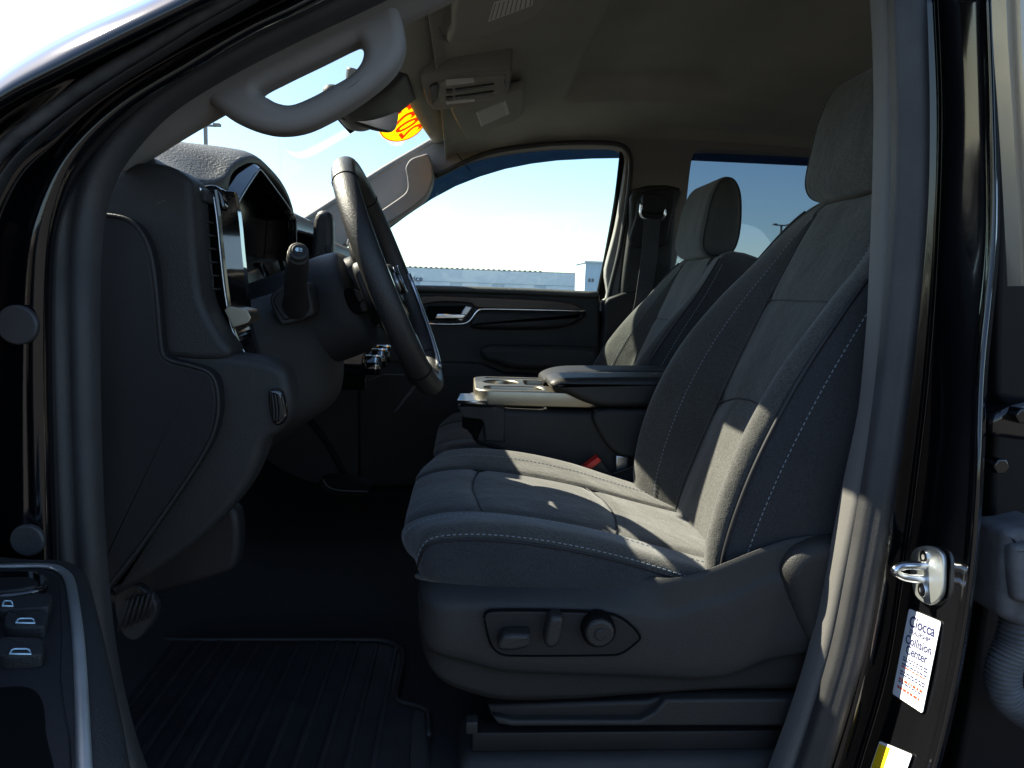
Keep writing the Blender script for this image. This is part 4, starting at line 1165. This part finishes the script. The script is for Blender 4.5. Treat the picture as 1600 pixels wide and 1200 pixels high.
def visor(label, px, zz, labpx, clip):
    root = thing('sun_visor', label, 'sun visor', PZ(*px[0], zz), 'sun visors against the headliner')
    on = lambda p: (lambda v: (v.x, v.y))(PZ(p[0], p[1], zz))
    H = CZ + zz
    c = np.mean([on(p) for p in px], axis=0)
    f = lambda a, b, w: Vector((a, b, w + (a - c[0]) * .15))
    slab('visor_board', cr([on(p) for p in px], 4, True), f, H - .010, H + .012, .010, 'visor', root, seg=5)
    l = slab('warning_label', [on(p) for p in labpx], f, H - .0108, H - .009, 0, 'label', root)
    q = np.array([on(p) for p in labpx])
    n = 9
    for i in range(n):
        t0, t1 = (i + .35) / n, (i + .6) / n
        A = q[0] + (q[3] - q[0]) * t0; B = q[1] + (q[2] - q[1]) * t0; D = q[1] + (q[2] - q[1]) * t1; E = q[0] + (q[3] - q[0]) * t1
        e = B - A; sh = .05 + .1 * ((i * 7) % 3) / 3
        slab('print_line', [A + e * .06, B - e * sh, D - e * sh, E + e * .06], f, H - .0111, H - .0106, 0, 'trim', l)
    if clip:
        pts = [PZ(a, b, zz + .01) for a, b in clip]
        tube('visor_pivot', pts, .006, 'trim', root, n=10)
visor('driver sun visor folded up, white warning label at the top edge of the view', [(700, 38), (705, 30), (726, -40), (900, -60), (880, -10), (858, 12), (835, 30), (790, 44), (720, 52), (700, 48)], .468,
      [(763, 22), (772, -8), (836, -20), (832, 6)], [(682, 36), (690, 58), (715, 62), (760, 52)])
visor('passenger sun visor folded up behind the overhead console, small white label on it', [(704, 158), (712, 152), (812, 138), (819, 142), (819, 178), (806, 190), (772, 198), (760, 208), (730, 207), (722, 198)], .472,
      [(744, 166), (790, 154), (796, 176), (752, 190)], None)
def mirror():
    c = P(572, 173, 1.70)
    root = thing('rear_view_mirror', 'black interior rear-view mirror under the windshield header beside the yellow sticker', 'mirror', c)
    # shell: faces the driver side and back; seen from its near end
    front = Vector((.80, -.52, -.18)).normalized(); side = Vector((-.52, -.82, .0)).normalized(); side = (side - front * side.dot(front)).normalized(); up = side.cross(front)
    if up.z < 0: up = -up
    f = lambda a, b, w: c + side * a + up * b - front * w
    ring = cr([(-.118, .0), (-.112, .026), (-.07, .034), (0, .036), (.07, .034), (.112, .026), (.118, 0), (.108, -.026), (.06, -.034), (0, -.035), (-.06, -.034), (-.108, -.026)], 4, True)
    sh = slab('mirror_shell', ring, f, .0, .030, .012, 'plast', root, seg=5, r1=.02)
    slab('mirror_glass', offset2(ring if area2(ring) > 0 else ring[::-1], .006), f, -.0015, .004, .001, 'chrome', root)
    tube('mirror_arm', [c + Vector((-.02, 0, .02)), c + Vector((-.035, .01, .055)), c + Vector((-.03, .01, .09))], [.014, .012, .016], 'plast', root, n=12)
    # camera cover against the glass
mirror()
def sensor_housing():
    root = thing('sensor_housing', 'dark sensor cover behind the windshield seen through the near grab handle', 'sensor cover', ws(.5, .9))
    rows = []
    for u, e in ((.492, .002), (.495, .016), (.505, .026), (.54, .032), (.57, .034), (.60, .032), (.64, .026), (.65, .016), (.655, .002)):
        k = abs(u - .573) / .08
        lo = .725 + .03 * k ** 3
        r = []
        for v, f in ((lo, .002), (lo + .006, .6), (lo + .03, 1), (.82, 1.15), (.90, 1.1), (.965, .8)):
            c = ws(u, v); r.append(c + Vector((.55, 0, -.83)) * (e * f if f > .01 else .002))
        rows.append(r)
    grid('housing_shell', surf(rows, 4, 4), 'rub', root, thick=.001)
    # printed black border of the glass above the housing
    rows = [[ws(u, v) + Vector((.55, 0, -.83)) * .0022 for v in (.72, .8, .9, .97)] for u in (.482, .53, .58, .62, .665)]
    grid('glass_print', surf(rows, 3, 3), 'dark', root)
sensor_housing()

# round year sticker on the glass
def year_sticker():
    u0, v0 = .768, .893
    c = ws(u0, v0); e = .01
    yd = (ws(u0, v0 + e) - ws(u0, v0 - e)).normalized(); xd = (ws(u0 - e, v0) - ws(u0 + e, v0)).normalized()
    n = xd.cross(yd).normalized()
    if n.x > 0: n = -n
    root = tag(bpy.data.objects.new('year_sticker', None), 'round yellow windshield sticker with orange year numerals', 'sticker'); C.objects.link(root); root.location = c
    w = .175; h = .070
    f = lambda a, b, q: c + xd * a + yd * b - n * q
    slab('sticker_disc', [(w * math.cos(t), h * math.sin(t)) for t in [2 * PI * k / 48 for k in range(48)]], f, .004, .0035, 0, 'ytrans', root)
    ring = [c + xd * (w - .003) * math.cos(t) + yd * (h - .003) * math.sin(t) - n * .005 for t in [2 * PI * k / 48 for k in range(48)]]
    tube('sticker_border', ring, .0016, 'otrans', root, n=5, closed=True, smoothpath=0)
    # the numerals show through: one set, right way round from the street
    text('year_numerals', '2023', .140, c - n * .0052, xd, yd, 'otrans', root, depth=.0004, tall=.72, weight=.0012)
year_sticker()

# ================================================================== DRIVER DOOR (open, lower left)
def driver_door():
    z = -.285; H = CZ + z
    on = lambda p, q=z: (lambda v: (v.x, v.y))(PZ(p[0], p[1], q))
    d = box('driver_door', (-.51, .24, CZ - .355), (.09, .88, .83), 'plast', truck, r=.03)
    d['label'] = 'open driver door whose armrest and switches fill the lower left corner'
    # armrest block
    out = [on(p) for p in [(-200, 868), (60, 868), (110, 870), (135, 885), (150, 930), (170, 1010), (190, 1100), (212, 1230), (230, 1400), (-400, 1400)]]
    slab('armrest', cr(out, 5, True), FXY, H, H - .10, .014, 'plast2', d, seg=5)
    # bright strip: along the far edge then turning toward the viewer
    pts = [PZ(a, b, z + .002) for a, b in [(-120, 886), (0, 885), (60, 884), (90, 888), (108, 905), (118, 960), (124, 1020), (128, 1100), (132, 1200), (136, 1300)]]
    tube('bright_strip', pts, .0042, 'brushed', d, n=8, smoothpath=6, flat=.5, hint=(0, 0, 1))
    out = [on(p, z + .001) for p in [(-200, 893), (50, 892), (82, 898), (92, 910), (96, 980), (95, 1060), (93, 1260), (-200, 1260)]]
    slab('switch_plate', cr(out, 4, True), FXY, H + .0025, H - .01, .002, 'plast', d)
    # pocket
    out = [on(p) for p in [(-150, 1095), (0, 1080), (45, 1080), (66, 1100), (72, 1150), (70, 1250), (-150, 1250)]]
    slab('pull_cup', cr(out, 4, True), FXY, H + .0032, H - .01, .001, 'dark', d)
    # mirror control
    out = [on(p, z + .006) for p in [(-30, 902), (20, 897), (60, 899), (76, 912), (60, 926), (10, 936), (-40, 938)]]
    m1 = slab('mirror_control', cr(out, 4, True), FXY, H + .010, H, .003, 'gloss', d)
    out = [on(p, z + .011) for p in [(-12, 908), (20, 904), (50, 905), (60, 914), (44, 921), (8, 926), (-20, 926)]]
    slab('control_pad', cr(out, 4, True), FXY, H + .013, H + .006, .002, 'plast', d)
    # switches
    def sw(px, icon):
        out = [on(p, z + .010) for p in px]
        s = slab('window_switch', cr(out, 4, True), FXY, H + .012, H, .0018, 'plast2', d, seg=3)
        return s
    def outline_icon(cx, cy, w, h, zz):
        q = [(cx - w, cy + h), (cx - w * .8, cy - h * .6), (cx - w * .55, cy - h), (cx + w * .55, cy - h), (cx + w * .8, cy - h * .6), (cx + w, cy + h)]
        tube('window_symbol', [PZ(a, b, zz) for a, b in q], .0007, 'icon', d, n=5, closed=True, smoothpath=0)
    sw([(-20, 936), (20, 934), (60, 930), (80, 932), (76, 950), (60, 953), (-20, 955)], 0); outline_icon(12, 943, 8, 4, z + .0128)
    for x0 in (0, -82):
        sw([(10 + x0, 960), (14 + x0, 956), (70 + x0, 958), (74 + x0, 964), (70 + x0, 980), (62 + x0, 982), (10 + x0, 982)], 1)
        outline_icon(40 + x0, 970, 15, 3.5, z + .0128)
    for x0 in (0, -80):
        sw([(0 + x0, 1002), (6 + x0, 998), (60 + x0, 1000), (68 + x0, 1006), (66 + x0, 1024), (58 + x0, 1027), (0 + x0, 1028)], 1)
        outline_icon(32 + x0, 1018, 17, 4, z + .0128)
driver_door()

# ================================================================== FLOOR MAT
def floor_mat():
    z = zf + .012; H = CZ + z
    on = lambda p: (lambda v: (v.x, v.y))(PZ(p[0], p[1], z))
    root = thing('floor_mat', 'black ribbed rubber floor mat in the driver footwell', 'floor mat', PZ(450, 1100, z))
    out = [(150, 985), (250, 998), (400, 999), (590, 1000), (618, 1008), (630, 1022), (624, 1060), (618, 1086), (626, 1096), (655, 1104), (668, 1114), (670, 1150), (672, 1250), (150, 1250)]
    q = np.array([on(p) for p in out])
    slab('mat_base', q, FXY, H, H - .008, .003, 'mat_r', root)
    edge = [PZ(a, b, z + .003) for a, b in out[:12]]
    tube('raised_rim', edge, .004, 'mat_r', root, n=8, smoothpath=3)
    a = PZ(230, 1120, z).x; b = PZ(600, 1060, z).x
    n = 12
    for i in range(n):
        x = a - .04 + (b - a + .05) * i / (n - 1)
        y1 = 1.245 + .008 * math.sin(i); y0 = .86
        box('rib', (x, (y0 + y1) / 2, H + .001), (.009, y1 - y0, .007), 'mat_r', root, r=.002)
    slab('side_patch', [on(p) for p in [(645, 1112), (664, 1116), (668, 1250), (638, 1250)]], FXY, H + .004, H - .002, .001, 'plast2', root)
floor_mat()

# ================================================================== CENTRE PILLAR FITTINGS
def striker():
    c, n = jpoint(1452, 896)
    root = thing('door_striker', 'bright steel door striker plate and loop bolted to the black centre pillar', 'striker', c)
    q = [jpoint(a, b)[0] for a, b in [(1437, 858), (1452, 853), (1468, 856), (1480, 868), (1482, 895), (1478, 930), (1462, 945), (1445, 940), (1434, 925), (1430, 895), (1430, 872)]]
    cen = sum(q, Vector()) / len(q)
    ydir = Vector((0, 0, 1)); xdir = ydir.cross(n).normalized()
    loc = [((v - cen).dot(xdir), (v - cen).dot(ydir)) for v in q]
    f = lambda a, b, w: cen + xdir * a + ydir * b + n * w
    slab('striker_plate', cr(loc, 4, True), f, .006, .0005, .002, 'brushed', root)
    a = cen
    tube('striker_loop', [a + ydir * .008 + n * .004, a + ydir * .006 + n * .030 - xdir * .002, a - ydir * .000 + n * .042, a - ydir * .008 + n * .030 - xdir * .002, a - ydir * .010 + n * .004], [.0055, .005, .0048, .005, .0055], 'chrome', root, n=12)
    for px, py in ((1454, 871), (1450, 922)):
        v = jpoint(px, py)[0]; u = ((v - cen).dot(xdir), (v - cen).dot(ydir))
        b = slab('bolt', [(u[0] + .0085 * math.cos(t), u[1] + .0085 * math.sin(t)) for t in [2 * PI * k / 20 for k in range(20)]], f, .0085, .005, .001, 'chrome', root)
        slab('bolt_socket', [(u[0] + .0035 * math.cos(t), u[1] + .0035 * math.sin(t)) for t in [2 * PI * k / 6 for k in range(6)]], f, .0088, .008, 0, 'steel', b)
striker()
def pillar_sticker(px, label, body):
    q = [jpoint(*p) for p in px]; n = q[0][1]; v = [a for a, _ in q]
    root = thing('pillar_sticker', label, 'sticker', v[0])
    org = v[3]; xd = (v[2] - v[3]); yd = (v[0] - v[3]); wv = xd.length; hv = yd.length; xd.normalize(); yd.normalize()
    nn = xd.cross(yd).normalized(); n = nn if nn.dot(n) > 0 else -nn
    f = lambda a, b, w: org + xd * a * wv + yd * b * hv + n * w
    slab('sticker_sheet', [(0, .02), (.03, 0), (.97, 0), (1, .02), (1, .98), (.97, 1), (.03, 1), (0, .98)], f, .0014, .0007, 0, 'sticker', root)
    body(root, f, xd, yd, n, wv, hv)
    return root
def body1(root, f, xd, yd, n, wv, hv):
    for s, y, sz, k in (('Ciocca', .87, .29, 'ink'), ('DEALERSHIPS', .765, .115, 'ink'), ('Collision', .665, .235, 'ink'), ('Center', .555, .235, 'ink')):
        text('sticker_lettering', s, sz * wv * 1.0, f(.5, y, .0016), xd, yd, k, root, depth=.0001, weight=sz * wv * .02)
    rnd = random.Random(4)
    for i, y in enumerate((.46, .43, .385, .355, .30, .27, .21, .18, .115)):
        m = 'redink' if i in (3, 6, 8) else 'ink'; x = .12
        while x < .85:
            w = rnd.uniform(.04, .12); h = .008 if i not in (6, 8) else .014
            slab('print_line', [(x, y - h), (x + w, y - h), (x + w, y + h), (x, y + h)], f, .0017, .0014, 0, m, root); x += w + .03
pillar_sticker([(1422, 951), (1467, 976), (1443, 1115), (1396, 1084)], 'white dealer sticker with blue lettering under the striker on the centre pillar', body1)
def body2(root, f, xd, yd, n, wv, hv):
    slab('yellow_block', [(.02, .05), (.38, .05), (.38, .95), (.02, .95)], f, .0016, .0013, 0, 'yel', root)
pillar_sticker([(1376, 1158), (1412, 1192), (1398, 1262), (1350, 1235)], 'white and yellow tyre information sticker at the foot of the centre pillar', body2)

# ================================================================== REAR DOOR EDGE (right of the pillar)
def rear_door():
    Y = .80
    d = plate('rear_door', [(1556, -60), (1700, -60), (1700, 1320), (1470, 1320), (1512, 1120), (1545, 900), (1556, 600), (1560, 300)], .86, .86, .92, .008, 'inner', truck, corner=True)
    d['label'] = 'open rear door edge at the right border of the view'
    sweep('bright_frame_edge', [P(a, b, .74) for a, b in [(1566, -60), (1570, 60), (1578, 180), (1585, 300), (1590, 400), (1592, 446)]], [(-.0035, -.008), (.0035, -.008), (.005, .01), (-.005, .01)], 'creamtrim', d, smooth=False)
    sweep('bright_frame_edge', [P(a, b, .73) for a, b in [(1590, -60), (1594, 60), (1600, 180), (1606, 300), (1610, 446)]], [(-.005, -.008), (.010, -.008), (.012, .01), (-.006, .01)], 'creamtrim', d, smooth=False)
    # hinge
    q = plate('door_hinge', [(1542, 655), (1552, 642), (1580, 628), (1620, 626), (1620, 684), (1560, 682), (1542, 678)], .80, .79, .85, .008, 'jamb', d, n=3)
    for px, py in ((1590, 648), (1556, 726)):
        c = P(px, py, .785)
        slab('hinge_bolt', [(c.x + .010 * math.cos(t), c.z + .010 * math.sin(t)) for t in [2 * PI * k / 6 for k in range(6)]], FXZ, .775, .80, .002, 'jamb', q)
    # wiring boot and corrugated conduit
    b = plate('wiring_boot', [(1556, 838), (1562, 826), (1590, 822), (1640, 822), (1640, 975), (1590, 975), (1560, 962), (1550, 950)], .79, .775, .84, .012, 'boot', d, n=3, seg=5)
    plate('boot_cover', [(1578, 858), (1590, 850), (1640, 850), (1640, 940), (1590, 940), (1580, 930)], .77, .765, .79, .008, 'boot', b, n=3)
    path = [P(a, y, .80) for a, y in [(1592, 960), (1584, 1000), (1572, 1030), (1567, 1060), (1575, 1090), (1600, 1112), (1640, 1130)]]
    A = cr([tuple(p) for p in path], 10); n = len(A)
    tube('wiring_conduit', [Vector(a) for a in A], [(.0205 if i % 2 else .0170) for i in range(n)], 'boot', b, n=18, smoothpath=3)
rear_door()
